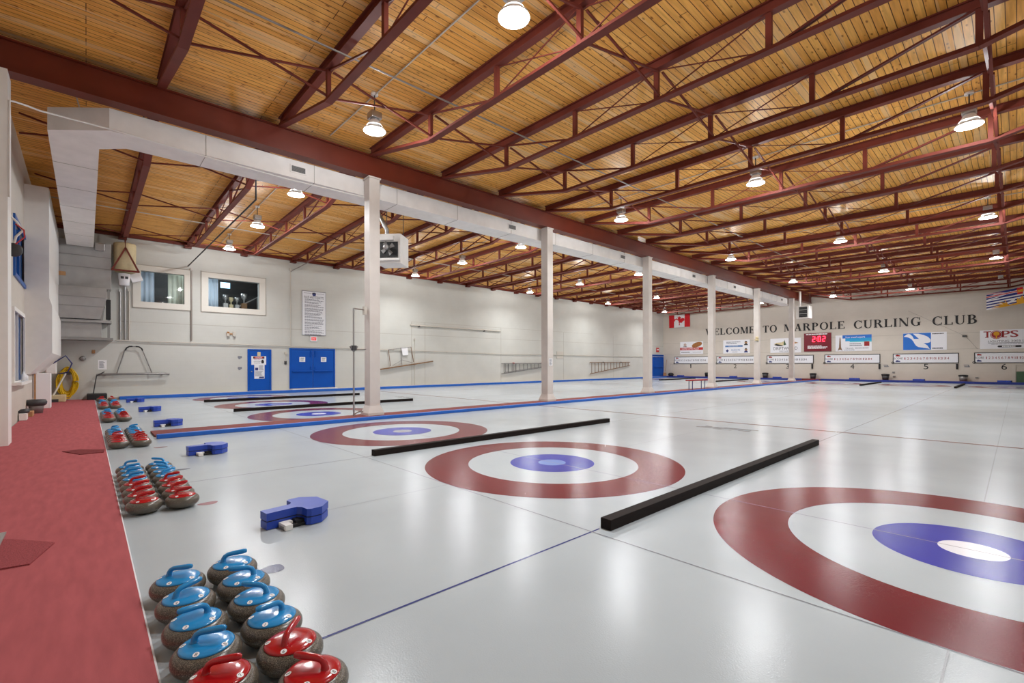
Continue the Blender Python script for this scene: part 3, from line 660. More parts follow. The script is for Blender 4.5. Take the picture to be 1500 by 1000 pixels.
# near wall: pilaster, projecting bulkhead, windows, gear
struct(MB().box((-12.5, YN, 0), (-12.0, -1.02, 6.65), M_WHITE).build('trim_13'))
bx = -19.0
ya = onX(72, 400, bx).y
b = MB(); zt, zb, zc = onX(54, 272, bx).z, onX(78, 517, bx).z, onX(48, 548, bx).z
b.prism([(YN, zt), (ya, zt), (ya, onX(76, 437, bx).z), (ya + .06, onX(78, 448, bx).z), (ya + .06, zb), (YN + .1, zc), (YN, zc)], 0, 1, M_WHITE)
for i, v in enumerate(b.v): b.v[i] = (bx if v[2] == 0 else XL + .9, v[0], v[1])
b.f = [f[::-1] for f in b.f]
struct(b.build('trim_14'), 'white projecting bulkhead at the end of the near wall')
for n, (xa, xb, za, zb) in ((4, NWH[0]), (5, NWH[1])):
    fr = MB(); m = M_WHITE if n == 4 else M_BLUEFR; w = .1
    for (a, c, e, g) in ((xa - w, xb + w, zb, zb + w), (xa - w, xb + w, za - w, za), (xa - w, xa, za, zb), (xb, xb + w, za, zb)): fr.box((a, YN - .02, e), (c, YN + .04, g), m)
    fr.box(((xa + xb) / 2 - .04, YN - .08, za), ((xa + xb) / 2 + .04, YN + .0, zb), M_BLUEFR if n == 5 else M_WHITE)
    o = struct(fr.build('window_%d' % n)); struct(MB().box((xa, YN - .06, za), (xb, YN - .05, zb), M_BLUEGL).build('window_pane', o))
struct(MB().box((-18.8, YN, .96), (-16.0, YN + .16, 1.03), M_WHITE).build('trim_15'))
p = onY(18, 366, YN + .15)
sr = empty('wall_horn', (p.x, YN, p.z), 'black round horn with cables on the near wall beside the blue window', 'horn')
o = MB().lathe([(.06, -.12), (.11, -.08), (.14, 0), (.145, .04), (.12, .07), (.05, .08), (0, .08)], (0, 0, 0), M_DKGREY, 20).build('horn', sr); o.rotation_euler = (0, PI / 2, 0); o.location = (0, .17, 0)
MB().box((-.08, .02, -.06), (.04, .12, .06), M_GREY).build('bracket', sr)
MB().tube([(0, .17, .12), (-.05, .2, .3), (-.05, .3, .45), (0, .22, .6), (.1, .12, .7), (.1, .06, .9), (.2, .04, 2.2)], .022, M_WHITE, 6).build('cable', sr)
MB().tube([(.05, .2, .12), (0, .33, .3), (0, .32, .45), (.05, .2, .55)], .014, M_REDP, 6).build('cable', sr)
# cable swagging from the pilaster top along the duct
a = onX(16, 148, -12.0); pts = [(-12.0, -1.0, 4.4), (-12.0, -1.0, a.z)] + [onX(u, v, -12.1 - .1 * i) for i, (u, v) in enumerate(((22, 149), (40, 155), (58, 162)))]
pts += [(-12.42, onX(u, v, -12.42).y, onX(u, v, -12.42).z) for u, v in ((165, 190), (300, 229), (420, 262), (534, 289))]
tag(MB().tube(pts, .018, M_WHITE, 6).build('cable'), 'thin white cable from the pilaster along the lower edge of the white duct', 'cable')
p = onZ(57, 596, .04)
cb = empty('white_cabinet', (-21.6, YN, .025), 'tall narrow white cabinet standing on the red carpet against the near wall', 'cabinet')
ya, yb = onX(46, 570, -21.6).y, onX(68, 570, -21.6).y
hh = onX(57, 546, -21.6).z - .04
MB().box((-.5, .01, 0), (0, max(.42, yb - YN), hh), M_PAPER, .015).build('body', cb)
MB().box((.002, .04, .02), (.02, .08, hh - .02), M_TAN).build('side_batten', cb)
bn = empty('waste_bin', (-19.6, YN + .2, .025), 'grey waste bin with dark bag rim on the red carpet by the near wall', 'bin')
MB().lathe([(.0, 0), (.14, 0), (.18, .32), (.0, .32)], (0, 0, 0), M_GREY, 18).build('body', bn)
MB().lathe([(.185, .22), (.225, .26), (.235, .33), (.2, .4), (.16, .39), (.12, .33), (0, .31)], (0, 0, 0), M_DKGREY, 18).build('bag', bn)
tag(MB().box((-18.9, YN + .02, .025), (-18.3, YN + .2, .16), M_TAN, .01).box((-18.9, YN + .02, .16), (-18.3, YN + .12, .22), M_DKGREY, .01).build('storage_tray'), 'dark and tan tray on the carpet in front of the waste bin', 'tray')
tag(MB().box((-17.6, YN + .02, .025), (-17.2, YN + .16, .2), M_WHITE, .01).lathe([(0, .2), (.09, .2), (.11, .24), (.07, .3), (0, .31)], (-17.4, YN + .1, .0), M_DKGREY, 14).build('small_bin'), 'small white bin with dark lid on the carpet nearest the pilaster', 'bin')
bt = MB().lathe([(0, 0), (.05, 0), (.05, .16), (.02, .2), (.02, .24), (0, .24)], (-17.6, YN + .08, 1.03), M_PAPER, 12); tag(bt.build('spray_bottle'), 'white bottle standing on the near-wall window sill', 'bottle')
bt = MB().lathe([(0, 0), (.05, 0), (.05, .12), (.02, .15), (.02, .18), (0, .18)], (-18.2, YN + .08, 1.03), M_PAPER, 12); tag(bt.build('spray_bottle'), 'shorter white bottle farther along the near-wall window sill', 'bottle')
p = onX(72, 575, XL + .8)
tag(MB().box((XL + .5, -1.1, .025), (XL + 1.3, -.6, .28), M_BEIGE, .03).build('cardboard_box'), 'tan box on the carpet in the corner below the yellow hose', 'box')
tag(MB().tube([(XL + 1.2, -.98, .2), (XL + .6, -.62, 1.1)], .03, M_CREAMP, 8).box((XL + .9, -1.1, .025), (XL + 1.4, -.8, .14), M_DKGREY).build('floor_mop'), 'mop leaning in the corner beside the white cabinet', 'mop')
p = onX(65, 536, XL + 1.2)
tag(MB().box((XL + .9, -1.15, p.z - .3), (XL + 1.3, -.85, p.z + .35), M_WHITE, .04).tube([(XL + 1.3, -.95, p.z + .1), (XL + 1.35, -.6, p.z + .4), (XL + 1.3, -.42, p.z + .1), (XL + 1.2, -.55, p.z - .25), (XL + 1.1, -.8, p.z - .3)], .025, M_TXTN, 6).build('hose_reel'), 'white reel with a blue hose above the white cabinet', 'hose reel')
bk = MB().box((XL + .05, .0, .025), (XL + .8, .62, .26), M_RUBBER, .03); bk.tube([(XL + .3, .2, .26), (XL + .3, .3, 1.0), (XL + .3, .55, 1.16)], .02, M_DKGREY, 6)
tag(bk.build('floor_scrubber'), 'black low box with a bent handle on the floor beside the yellow hose', 'machine')

# ------------------------------------------------------------------ carpets, kerbs, dividers
cp = empty('carpet', (-12, YN, 0), 'worn red carpet walkway along the near end of the ice', 'carpet')
MB().box((XL + 12 + .03, 0.03, 0.001), (XR + 12 - .01, 1.535, .024), M_CARPET).build('pile', cp)
MB().box((XL + 12 + .03, 1.535, 0.001), (XR + 12 - .03, 1.543, .022), M_SIGNW).build('edge_strip', cp)
b = MB(); b.prism([(-5.75, -1.1), (-4.78, -.6), (-4.73, -.30), (-5.17, -.19), (-5.5, -.45), (-5.9, -.9)], .0245, .035, M_MAT); tag(b.build('floor_mat'), 'ribbed red mat offcut at the left edge of the carpet near the camera', 'mat')
b = MB(); b.prism([(-10.55, -.3), (-10.0, -.08), (-10.0, .2), (-10.3, .22), (-10.6, -.1)], .0245, .033, M_DKMAT); tag(b.build('floor_mat'), 'small darker mat patch on the carpet beside the second stone group', 'mat')
tag(MB().box((-5.75, -.62, .0245), (-5.35, -.5, .04), M_CHROME).build('metal_strip'), 'grey metal strip lying on the carpet at the left edge', 'strip')
# middle walkway kerb: blue bumper with a maroon strip behind, columns stand in it
tag(MB().box((-11.40, 1.0, 0), (-11.28, YF - 1.0, .085), M_BUMP, .012).build('kerb_bumper'), 'blue bumper strip on the ice in front of the white columns', 'bumper')
tag(MB().box((-12.5, 1.0, 0.0), (-11.62, YF - 1.0, .035), M_BROWN).build('walkway_strip'), 'maroon strip of walkway along the foot of the white columns', 'walkway')
tag(MB().box((-25.5, 1.0, 0), (-25.2, YF - .9, .13), M_BUMP, .015).build('kerb_bumper'), 'blue bumper strip along the foot of the long left wall', 'bumper')
struct(MB().box((XL, .4, 0), (-25.5, YF - .9, .11), M_CREAMP).build('trim_16'))
tag(MB().box((-25.2, 45.45, 0), (-12.6, 45.6, .16), M_BUMPD, .015).build('end_bumper'), 'dark blue bumper along the far end of the ice, left of the columns', 'bumper')
tag(MB().box((-11.2, 45.45, 0), (XR, 45.6, .16), M_BUMPD, .015).build('end_bumper'), 'dark blue bumper along the far end of the ice, right of the columns', 'bumper')
struct(MB().box((XL, 45.6, 0), (XR, YF, .13), M_DKMAT).build('trim_17'))
DIV = [(-2.42, 'nearest the camera'), (-6.86, 'second from the camera'), (-16.23, 'just beyond the column row'), (-21.1, 'nearest the long left wall')]
for x, w in DIV:
    t = empty('sheet_divider', (x, 3.32, 0), 'long black timber divider between near houses, ' + w, 'divider', 'black dividers at the near houses')
    for a, c in ((0, 4.6), (4.605, 6.2)): MB().box((-.055, a, 0.001), (.055, c, .095), M_BLACKW, .006).build('timber', t)
    t = empty('sheet_divider', (x, 36.8, 0), 'black timber divider between far houses, ' + w, 'divider', 'black dividers at the far houses')
    MB().box((-.055, 0, 0.001), (.055, 6.6, .095), M_BLACKW, .006).build('timber', t)

# ------------------------------------------------------------------ columns, girder, trusses
def column(i, y):
    t = empty('column', (GX, y, 0), 'white steel column, ' + ORD[i] + ' from the camera in the middle row', 'column', 'white columns in the middle row')
    b = MB(); w, dp = .165, .155
    b.box((-w, -dp, .28), (w, dp, 6.6), M_COLUMN, .012); b.build('shaft', t)
    f = MB(); k = .075
    vs = [(-w - k, -dp - k, .036), (w + k, -dp - k, .036), (w + k, dp + k, .036), (-w - k, dp + k, .036), (-w - k, -dp - k, .1), (w + k, -dp - k, .1), (w + k, dp + k, .1), (-w - k, dp + k, .1), (-w - .002, -dp - .002, .3), (w + .002, -dp - .002, .3), (w + .002, dp + .002, .3), (-w - .002, dp + .002, .3)]
    fs = [(0, 3, 2, 1)]
    for q in (0, 4):
        for e in range(4): fs.append((q + e, q + (e + 1) % 4, q + 4 + (e + 1) % 4, q + 4 + e))
    f.add(vs, fs, M_COLUMN); f.build('flared_base', t)
    MB().box((-.19, -.18, 6.6), (.19, .18, 6.64), M_COLUMN).build('cap_plate', t)
    return t
for i, y in enumerate(COLY): column(i, y)
g = empty('girder', (GX, 0, 6.65), 'long dark red steel girder over the white columns', 'girder')
MB().box((-.02, YN, .03), (.10, YF, .55), M_GIRD).build('web', g)
MB().box((-.16, YN, 0), (.17, YF, .03), M_GIRD).build('bottom_flange', g)
MB().box((-.16, YN, .55), (.17, YF, .58), M_GIRD).build('top_flange', g)

def truss(side):
    if side == 'R': xs = [-9.05, -6.73, -4.7, -2.7, -.4]; x0, x1 = -12.0, XR - .02; zb = [6.545, 6.52, 6.5, 6.48, 6.46]
    else: xs = [-23.9, -21.53, -19.44, -17.36, -15.2]; x0, x1 = XL + .02, -12.45; zb = [6.56, 6.57, 6.58, 6.59, 6.6]
    t = bpy.data.objects.new('roof_truss', None); COL.objects.link(t)
    D = .16
    def top(x): return deckz(x) - D - .015
    b = MB()
    q = [(x0, deckz(x0) - .008), (x1, deckz(x1) - .008)]
    for (za, zb_, wd) in ((0, -D, .06), (-D, -D - .02, .15), (0, -.02, .15)):
        b.add([(q[0][0], s * wd / 2, q[0][1] + z) for s in (-1, 1) for z in (za, zb_)] + [(q[1][0], s * wd / 2, q[1][1] + z) for s in (-1, 1) for z in (za, zb_)],
              [(0, 1, 3, 2), (4, 6, 7, 5), (0, 2, 6, 4), (1, 5, 7, 3), (0, 4, 5, 1), (2, 3, 7, 6)], M_STEEL)
    b.build('top_chord', t)
    b = MB(); pts = [(x0 + .05, top(x0) - .02)] + list(zip(xs, zb)) + [(x1 - .05, top(x1) - .02)]
    if side == 'L': pts[0] = (x0 + .25, top(x0) - .05)
    for (xa, za), (xb, zb2) in zip(pts, pts[1:]):
        thin = side == 'L' and xa == pts[0][0]
        b.bar((xa, 0, za), (xb, 0, zb2), .05 if thin else .15, .03 if thin else .05, M_STEEL)
        if not thin: b.bar((xa, 0, za + .04), (xb, 0, zb2 + .04), .03, .06, M_STEEL)
    b.build('bottom_chord', t)
    for x, z in zip(xs, zb): MB().bar((x, 0, z), (x, 0, top(x)), .075, .09, M_STEEL, (1, 0, 0)).build('post', t)
    n = len(xs)
    for i in range(n - 1):
        thick = .035 if i in (0, n - 2) else .018
        if i < n - 2 or side == 'L': MB().bar((xs[i], .02, top(xs[i])), (xs[i + 1], .02, zb[i + 1]), thick, thick, M_STEEL).build('diagonal_rod', t)
        if i > 0 or side == 'L': MB().bar((xs[i], -.02, zb[i]), (xs[i + 1], -.02, top(xs[i + 1])), thick, thick, M_STEEL).build('diagonal_rod', t)
        if i == n - 2 and side == 'R': MB().bar((xs[i], .03, zb[i]), (xs[i + 1], .03, top(xs[i + 1])), .03, .03, M_STEEL).build('diagonal_rod', t)
    if side == 'L': MB().box((0, -.14, deckz(XL) - D - .14), (.24, .14, deckz(XL) - D - .02), M_GIRD).build('bearing_plate', t).location = (XL, 0, 0)
    return t
for side, nm in (('R', 'right of the long girder'), ('L', 'left of the long girder')):
    proto = truss(side)
    for k in range(20):
        o = proto if k == 0 else copy_tree(proto)
        o.location = (0, JY[k], 0)
        tag(o, 'dark red roof truss, %s from the camera, %s' % (ORD[k], nm), 'roof truss', 'roof trusses ' + nm)
# cross bracing between neighbouring trusses
LINES = [(-9.05, 6.545, 'first line right of girder'), (-4.7, 6.5, 'middle line right of girder'), (-.4, 6.46, 'rightmost brace line'), (-23.9, 6.56, 'line next to long wall'), (-19.44, 6.58, 'middle line left of girder'), (-15.2, 6.6, 'first line left of girder')]
for x, z, nm in LINES:
    zt = deckz(x) - .24; w = .05 if x > -1 else .035
    t = bpy.data.objects.new('cross_brace', None); COL.objects.link(t)
    MB().bar((.05, .06, z + .06), (.05, 2.323 - .06, zt), w, w, M_STEEL).build('brace_bar', t)
    MB().bar((.09, .06, zt), (.09, 2.323 - .06, z + .06), w, w, M_STEEL).build('brace_bar', t)
    for k in range(20):
        o = t if k == 0 else copy_tree(t); o.location = (x, JY[0] + 2.323 * (k - 1), 0)
        tag(o, 'dark red crossed brace, %s from camera, %s' % (ORD[k], nm), 'brace', 'cross braces on the ' + nm)

# ------------------------------------------------------------------ white duct
dz0, dz1 = 6.2, 6.66; xa, xb = -12.46, -13.26
dt = empty('air_duct', (0, 0, 0), 'white rectangular air duct under the girder, turning to the grey air handler', 'duct')
b = MB(); out = [(xa, .345), (xb, -.56)]; inn = [(xb, .65), (xb - .43, .21)]; YE = 42.5
poly = [(xa, YE), (xa, .345), (xb, -.58), (XL + .88, -.58), (XL + .88, .21), (xb - .43, .21), (xb, .65), (xb, YE)]
b.prism(poly, dz0, dz1, M_DUCT); b.build('duct_body', dt)
for y in (2.0, 4.4, 6.8, 9.0, 11.4, 13.8, 16.2, 18.6, 21, 24, 27, 30, 33, 36, 39): MB().box((xa - .0, y, dz0 - .006), (xa + .006, y + .012, dz1), M_JOINT).box((xa, y, dz0 - .006), (xb, y + .012, dz0 - .0), M_JOINT).build('seam', dt)
for x in (-15.2, -17.2, -19.2, -21.2, -23.2): MB().box((x, -.58, dz0 - .006), (x + .012, .21, dz0), M_JOINT).build('seam', dt)
for (u, v) in ((437, 246), (750, 332), (912, 375), (1016, 404), (1076, 421), (1145, 439)):
    p = onX(u, v, xa)
    b = MB().box((xa, p.y - .2, 6.33), (xa + .02, p.y + .2, 6.53), M_DUCT); b.box((xa + .02, p.y - .165, 6.36), (xa + .024, p.y + .165, 6.5), M_DKGREY)
    for q in range(6): b.box((xa + .024, p.y - .165, 6.37 + .022 * q), (xa + .03, p.y + .165, 6.378 + .022 * q), M_GREY)
    b.build('air_grille', dt)
for y in (0.9, 3.2, 6.6, 8.7, 10.4, 14.4, 16.9, 19.2, 22.5, 26, 29.5, 33):
    MB().tube([(xa - .05, y, dz1), (xa - .05, y, deckz(xa))], .012, M_DKGREY, 6).build('hanger_rod', dt)
MB().tube([(xb + .4, -.1, dz1), (xb + .55, -.25, 7.3)], .012, M_CREAMP, 6).build('hanger_rod', dt)

# ------------------------------------------------------------------ hanging heaters
def heater(loc, rz, w, h, dp, label):
    t = empty('unit_heater', loc, label, 'heater', None, rz)
    # local: front faces -y
    MB().box((-w / 2, -dp / 2, -h / 2), (w / 2, dp / 2, h / 2), M_WHITE, .012).build('casing', t)
    b = MB(); b.box((-w * .4, -dp / 2 - .02, -h * .28), (w * .4, -dp / 2 - .002, h * .22), M_RUBBER); b.build('fan_opening', t)
    b = MB()
    for k in range(4):
        a = k * PI / 2 + .4; c, s = math.cos(a), math.sin(a)
        b.add([(c * .04 - s * .03, -dp / 2 - .03, s * .04 + c * .03), (c * .2 - s * .1, -dp / 2 - .045, s * .2 + c * .1), (c * .24 + s * .04, -dp / 2 - .03, s * .24 - c * .04), (c * .05 + s * .03, -dp / 2 - .025, s * .05 - c * .03)], [(0, 1, 2, 3)], M_GREY)
    o = b.build('fan_blades', t)
    o = MB().lathe([(.0, 0), (.09, 0), (.09, .12), (.05, .14), (0, .14)], (0, 0, 0), M_CHROME, 14).build('motor', t); o.location = (-.03, -dp / 2 - .03, .02); o.rotation_euler = (PI / 2, 0, 0)
    MB().box((-w * .45, -dp / 2 - .12, h * .26), (w * .25, -dp / 2, h * .42), M_WHITE, .01).build('control_box', t)
    MB().box((-w * .48, -dp / 2 - .1, -h * .42), (w * .48, -dp / 2, -h * .34), M_WHITE, .01).build('lower_flap', t)
    MB().box((-w * .42, -dp / 2 - .06, -h * .34), (w * .42, -dp / 2 - .005, -h * .3), M_RUBBER).build('slot', t)
    MB().box((-w * .62, -dp / 2 - .1, -h * .3), (-w * .5, -dp / 2 + .2, h * .1), M_BEIGE, .02).build('gas_valve', t)
    MB().tube([(-w * .56, -dp / 2 - .05, h * .1), (-w * .56, -dp / 2 - .05, h * .7)], .02, M_YEL, 6).build('gas_pipe', t)
    MB().tube([(-.15, -.1, h / 2), (-.15, -.1, h / 2 + .2), (-.28, -.1, h / 2 + .45), (-.55, -.1, h / 2 + .95)], .07, M_CHROME, 10).build('flue', t)
    for s in (-.35, .35): MB().tube([(w * s, dp * .3, h / 2), (w * s, dp * .3, deckz(loc[0]) - loc[2])], .012, M_DKGREY, 6).build('hanger_rod', t)
    return t
pc = onX(575, 368, -13.9); heater((-13.9, pc.y, pc.z), YAW - .12, .82, .95, .75, 'white gas unit heater with fan hanging behind the first column')
pc = onY(1179, 457.5, 42.6)
t = empty('unit_heater', (pc.x, 42.6, pc.z), 'small white unit heater with dark louvres hanging near the far wall', 'heater')
MB().box((-.5, -.4, -.5), (.4, .4, .5), M_WHITE, .02).build('casing', t)
b = MB().box((-.3, -.42, -.4), (.28, -.402, .42), M_RUBBER)
for k in range(5): b.box((-.28, -.43, -.3 + .15 * k), (.26, -.42, -.24 + .15 * k), M_GREY if k in (1, 3) else M_DKGREY)
b.build('louvre', t)
MB().tube([(-.35, 0, .5), (-.35, 0, 1.75)], .09, M_WHITE, 10).build('flue', t)
for s in (-.3, .3): MB().tube([(s, .2, .5), (s, .2, 2.6)], .012, M_DKGREY, 6).build('hanger_rod', t)

# ------------------------------------------------------------------ high-bay lights
E_DOWN, E_UP = 215, 400
LX = [-.69, -4.99, -9.46, -14.6, -18.87, -23.4]; LYS = [4.63, 13.93, 23.2, 32.5, 41.8]; LZ = 6.5
def lamp(lit, lx):
    t = bpy.data.objects.new('high_bay_light', None); COL.objects.link(t)
    MB().lathe([(.17, .13), (.12, .2), (.1, .24), (.092, .24), (.112, .195), (.162, .125), (.17, .13)], (0, 0, 0), M_SHADE if lit else M_SHADEOFF, 28).build('shade', t)
    MB().lathe([(.228, .018), (.238, .02), (.222, .058), (.214, .058), (.226, .024)], (0, 0, 0), M_SHADE if lit else M_SHADEOFF, 28).build('rim', t)
    MB().lathe([(.217, .059), (.172, .128)], (0, 0, 0), M_PRISM if lit else M_SHADEOFF, 28).build('shade_skirt', t)
    MB().lathe([(0, .004), (.1, .004), (.232, .018)], (0, 0, 0), M_LAMP if lit else M_LAMPOFF, 28).build('lens', t)
    MB().lathe([(0, .24), (.1, .24), (.1, .27), (.0, .27)], (0, 0, 0), M_CHROME, 16).box((-.12, -.12, .27), (.12, .12, .42), M_CHROME, .02).build('ballast_housing', t)
    MB().tube([(0, 0, .42), (0, 0, deckz(lx) - LZ)], .014, M_DKGREY, 6).lathe([(.08, deckz(lx) - LZ - .05), (.08, deckz(lx) - LZ), (0, deckz(lx) - LZ)], (0, 0, 0), M_WHITE, 12).build('hanging_rod', t)
    return t
ROWN = ['nearest row', 'second row', 'third row', 'fourth row', 'farthest row']
COLN = ['rightmost line', 'second line from the right', 'line just right of girder', 'line just left of girder', 'second line from left wall', 'line next to left wall']
LD = bpy.data.lights.new('high_bay_bulb', 'AREA'); LD.shape = 'DISK'; LD.size = .44; LD.energy = E_DOWN; LD.spread = math.radians(150); LD.color = (.965, .985, 1.0)
LP = bpy.data.lights.new('high_bay_glow', 'POINT'); LP.shadow_soft_size = .09; LP.energy = E_UP; LP.color = (.965, .985, 1.0)
for i, lx in enumerate(LX):
    pl = None
    for j, ly in enumerate(LYS):
        lit = not (i == 0 and j == 4)
        if pl is None or not lit: t = lamp(lit, lx); pl = pl or t
        else: t = copy_tree(pl)
        t.location = (lx, ly, LZ)
        tag(t, '%s hanging ceiling light, %s, %s' % ('lit' if lit else 'unlit', ROWN[j], COLN[i]), 'ceiling light', 'high-bay ceiling lights')
    for j, ly in enumerate(LYS):
        if i == 0 and j == 4: continue
        o = bpy.data.objects.new('high_bay_bulb', LD); COL.objects.link(o)
        o.parent = [q for q in COL.objects if q.name.startswith('high_bay_light') and abs(q.location.x - lx) < .01 and abs(q.location.y - ly) < .01][0]
        o.location = (0, 0, -.004)
        p = bpy.data.objects.new('high_bay_glow', LP); COL.objects.link(p); p.parent = o.parent; p.location = (0, 0, .03)
for j, y in enumerate(LYS):
    for a, c, nm in ((-11.95, XR - .05, 'right of the girder'), (XL + .1, -12.5, 'left of the girder')):
        tag(MB().tube([(a, y, deckz(a) - .04), (c, y, deckz(c) - .04)], .016, M_CREAMP, 6).build('roof_conduit'), 'thin pale conduit feeding the %s of ceiling lights, %s' % (ROWN[j], nm), 'conduit')
tag(MB().tube([(-8.2, YN, 7.03), (-8.2, YF, 7.03)], .018, M_CONDUIT, 6).build('sprinkler_pipe'), 'thin grey pipe running the length of the roof right of the girder', 'pipe')
tag(MB().tube([(-21.6, YN, 7.0), (-21.6, YF, 7.0)], .018, M_CREAMP, 6).build('sprinkler_pipe'), 'thin pale pipe running the length of the roof left of the girder', 'pipe')

# ------------------------------------------------------------------ curling stones
PROF = [(0, .002), (.065, .002), (.075, .008), (.112, .02), (.134, .042), (.1435, .06), (.1452, .074), (.1435, .088), (.137, .102), (.127, .113), (.118, .118), (.113, .12), (0, .12)]
def stone(cap):
    t = bpy.data.objects.new('curling_stone', None); COL.objects.link(t)
    MB().lathe(PROF, (0, 0, 0), M_GRANITE, 40).build('stone_body', t)
    c = MB().lathe([(.112, .1195), (.114, .123), (.108, .129), (.088, .135), (.055, .1385), (0, .1395)], (0, 0, 0), cap, 36).build('handle_plate', t)
    b = MB(); pts = [(-.052, 0, .125), (-.053, 0, .142), (-.051, 0, .158), (-.043, 0, .172), (-.028, 0, .181), (-.008, 0, .1845), (.03, 0, .188), (.062, 0, .191), (.078, 0, .192), (.084, 0, .192)]
    b.tube(pts, .014, cap, 12, True, [.024, .0165, .0145, .014, .014, .0145, .0155, .0155, .013, .006]); b.build('handle_grip', c)
    return t
ST_B, ST_R = stone(M_CAPB), stone(M_CAPR)
used = {id(ST_B): False, id(ST_R): False}
def sticker(t, ang, digit):
    pl = [c for c in t.children if c.name.startswith('handle_plate')][0]
    b = MB(); R = Matrix.Rotation(ang, 4, 'Z') @ Matrix.Translation((.097, 0, .1338)) @ Matrix.Rotation(.3, 4, 'Y') @ Matrix.Rotation(PI / 2, 4, 'Z')
    b.xf = R; b.ring((0, 0), 0, .0135, 0, M_PAPER, 20); b.text(digit, 0, 0, .0165, M_BLACK, .0006)
    b.build('number_sticker', pl)
GRP = {6: 'nearest stone group', 5: 'second-nearest stone group', 4: 'third-nearest stone group', 3: 'fourth-nearest stone group', 2: 'fifth-nearest stone group', 1: 'farthest stone group'}
def place(sheet, row, i, n, col, x, y, ang, num=None):
    src = ST_B if col == 'blue' else ST_R
    t = src if not used[id(src)] else copy_tree(src); used[id(src)] = True
    t.location = (x, y, 0); t.rotation_euler = (0, 0, ang)
    tag(t, '%s-handled curling stone, %s from the back of %s row, %s' % (col, ORD[i], 'carpet-side' if row == 0 else 'ice-side', GRP[sheet]), 'curling stone', 'curling stones in the group ' + GRP[sheet])
    PENDING.append((t, num, ang))
PENDING = []
A0 = YAW   # handle pointing to the camera's right
deg = math.radians
L6 = [(-3.51, 5, '4'), (-3.2, 62, '4'), (-2.88, -128, '2'), (-2.585, 12, '8'), (-2.29, 12, '7')]
R6 = [(-3.53, 22, '5'), (-3.232, 205, '3'), (-2.935, 182, '5'), (-2.638, -125, '1'), (-2.341, 88, '6'), (-2.044, 176, '8')]
for i, (x, a, n) in enumerate(L6): place(6, 0, i, 8, 'blue' if i < 4 else 'red', x, .415, A0 + deg(a), n)
for i, (x, a, n) in enumerate(R6): place(6, 1, i, 8, 'blue' if i < 4 else 'red', x, .713, A0 + deg(a), n)
rnd = random.Random(11)
for sh, xf in ((5, -5.75), (4, -10.5), (3, -15.45), (2, -20.15)):
    for row in (0, 1):
        for i in range(8):
            a = rnd.choice([0, 20, 180, 200, 60, -120, 10, 30, 170]) + rnd.uniform(-15, 15)
            if sh == 5: a = ([10, 30, 20, 15, 40, 50, 45, 35] if row == 0 else [200, 190, 170, 60, 30, 60, 50, 20])[i] + rnd.uniform(-8, 8)
            place(sh, row, i, 8, 'blue' if i < 4 else 'red', xf - .294 * (7 - i) + (.03 if row else 0), (.41 if row == 0 else .712) + rnd.uniform(-.003, .003), A0 + deg(a), rnd.choice('12345678') if sh == 5 else None)
for row, (x, y) in enumerate(((-24.3, .41), (-24.62, .42))): place(1, 0, 1 - row, 2, 'red', x, y, A0 + .3)
for row, (x, y) in enumerate(((-24.3, .74), (-24.6, .75))): place(1, 1, 1 - row, 2, 'red', x, y, A0 + 2.9)
for t, num, ang in PENDING:
    if num:
        base = A0 - PI / 2 - ang       # towards the camera, in the stone's own frame
        for k, da in enumerate((.15, -1.25, 1.4) if num else ()): sticker(t, base + da, num)

# ------------------------------------------------------------------ blue hack blocks
def hack(x, y, rz, label, z=0.0):
    t = empty('hack_block', (x, y, z), label, 'hack', 'blue hammer-shaped blocks at the hacks', rz)
    pol = [(-.065, -.2), (.065, -.2), (.065, .06), (.11, .09), (.2, .09), (.225, .12), (.225, .22), (.11, .34), (-.11, .34), (-.225, .22), (-.225, .12), (-.2, .09), (-.11, .09), (-.065, .06)]
    b = MB().prism(pol, .08, .148, M_HACK); b.build('upper_block', t)
    sm = [(a * .985, c * .99) for a, c in pol]
    MB().prism([(a * .96, c * .97) for a, c in pol], .07, .08, M_RUBBER).prism(sm, .006, .07, M_HACK).build('lower_block', t)
    MB().box((.06, -.1, .004), (.17, .12, .03), M_RUBBER).box((.055, .02, .03), (.15, .1, .055), M_RUBBER).build('rubber_foothold', t)
    MB().prism([(.07, -.1), (.21, -.1), (.21, -.04), (.12, -.04), (.12, .0), (.07, .0)], .004, .05, M_WHITE).build('white_cover', t)
    return t
HN = {5: 'nearest the camera, beside the second stone group', 4: 'second from the camera, in front of the middle kerb', 3: 'third from the camera, just beyond the middle kerb', 2: 'fourth from the camera', 1: 'farthest, near the long wall'}
for k in (5, 4, 3, 2, 1):
    p = onZ(*{5: (425, 757), 4: (299, 660), 3: (243, 620.5), 2: (217, 600), 1: (196, 587)}[k], .05)
    hack(p.x, p.y - .03, 0.13, 'blue hammer-shaped block on the ice, ' + HN[k])
FH = {2: (1074, 'below scoreboard 2'), 3: (1138, 'below scoreboard 3'), 4: (1251, 'below scoreboard 4'), 5: (1345, 'below scoreboard 5'), 6: (1470, 'below scoreboard 6'), 1: (997, 'below scoreboard 1')}
for k, (u, w) in FH.items():
    x = onY(u, 555, 45.9).x
    t = empty('hack_block', (x, 45.85, .13), 'small blue block on the far end kerb ' + w, 'hack', 'blue blocks along the far end')
    MB().prism([(-.3, -.12), (.1, -.12), (.16, -.18), (.34, -.18), (.4, 0), (.34, .18), (.16, .18), (.1, .12), (-.3, .12)], 0, .13, M_HACK).build('block', t)

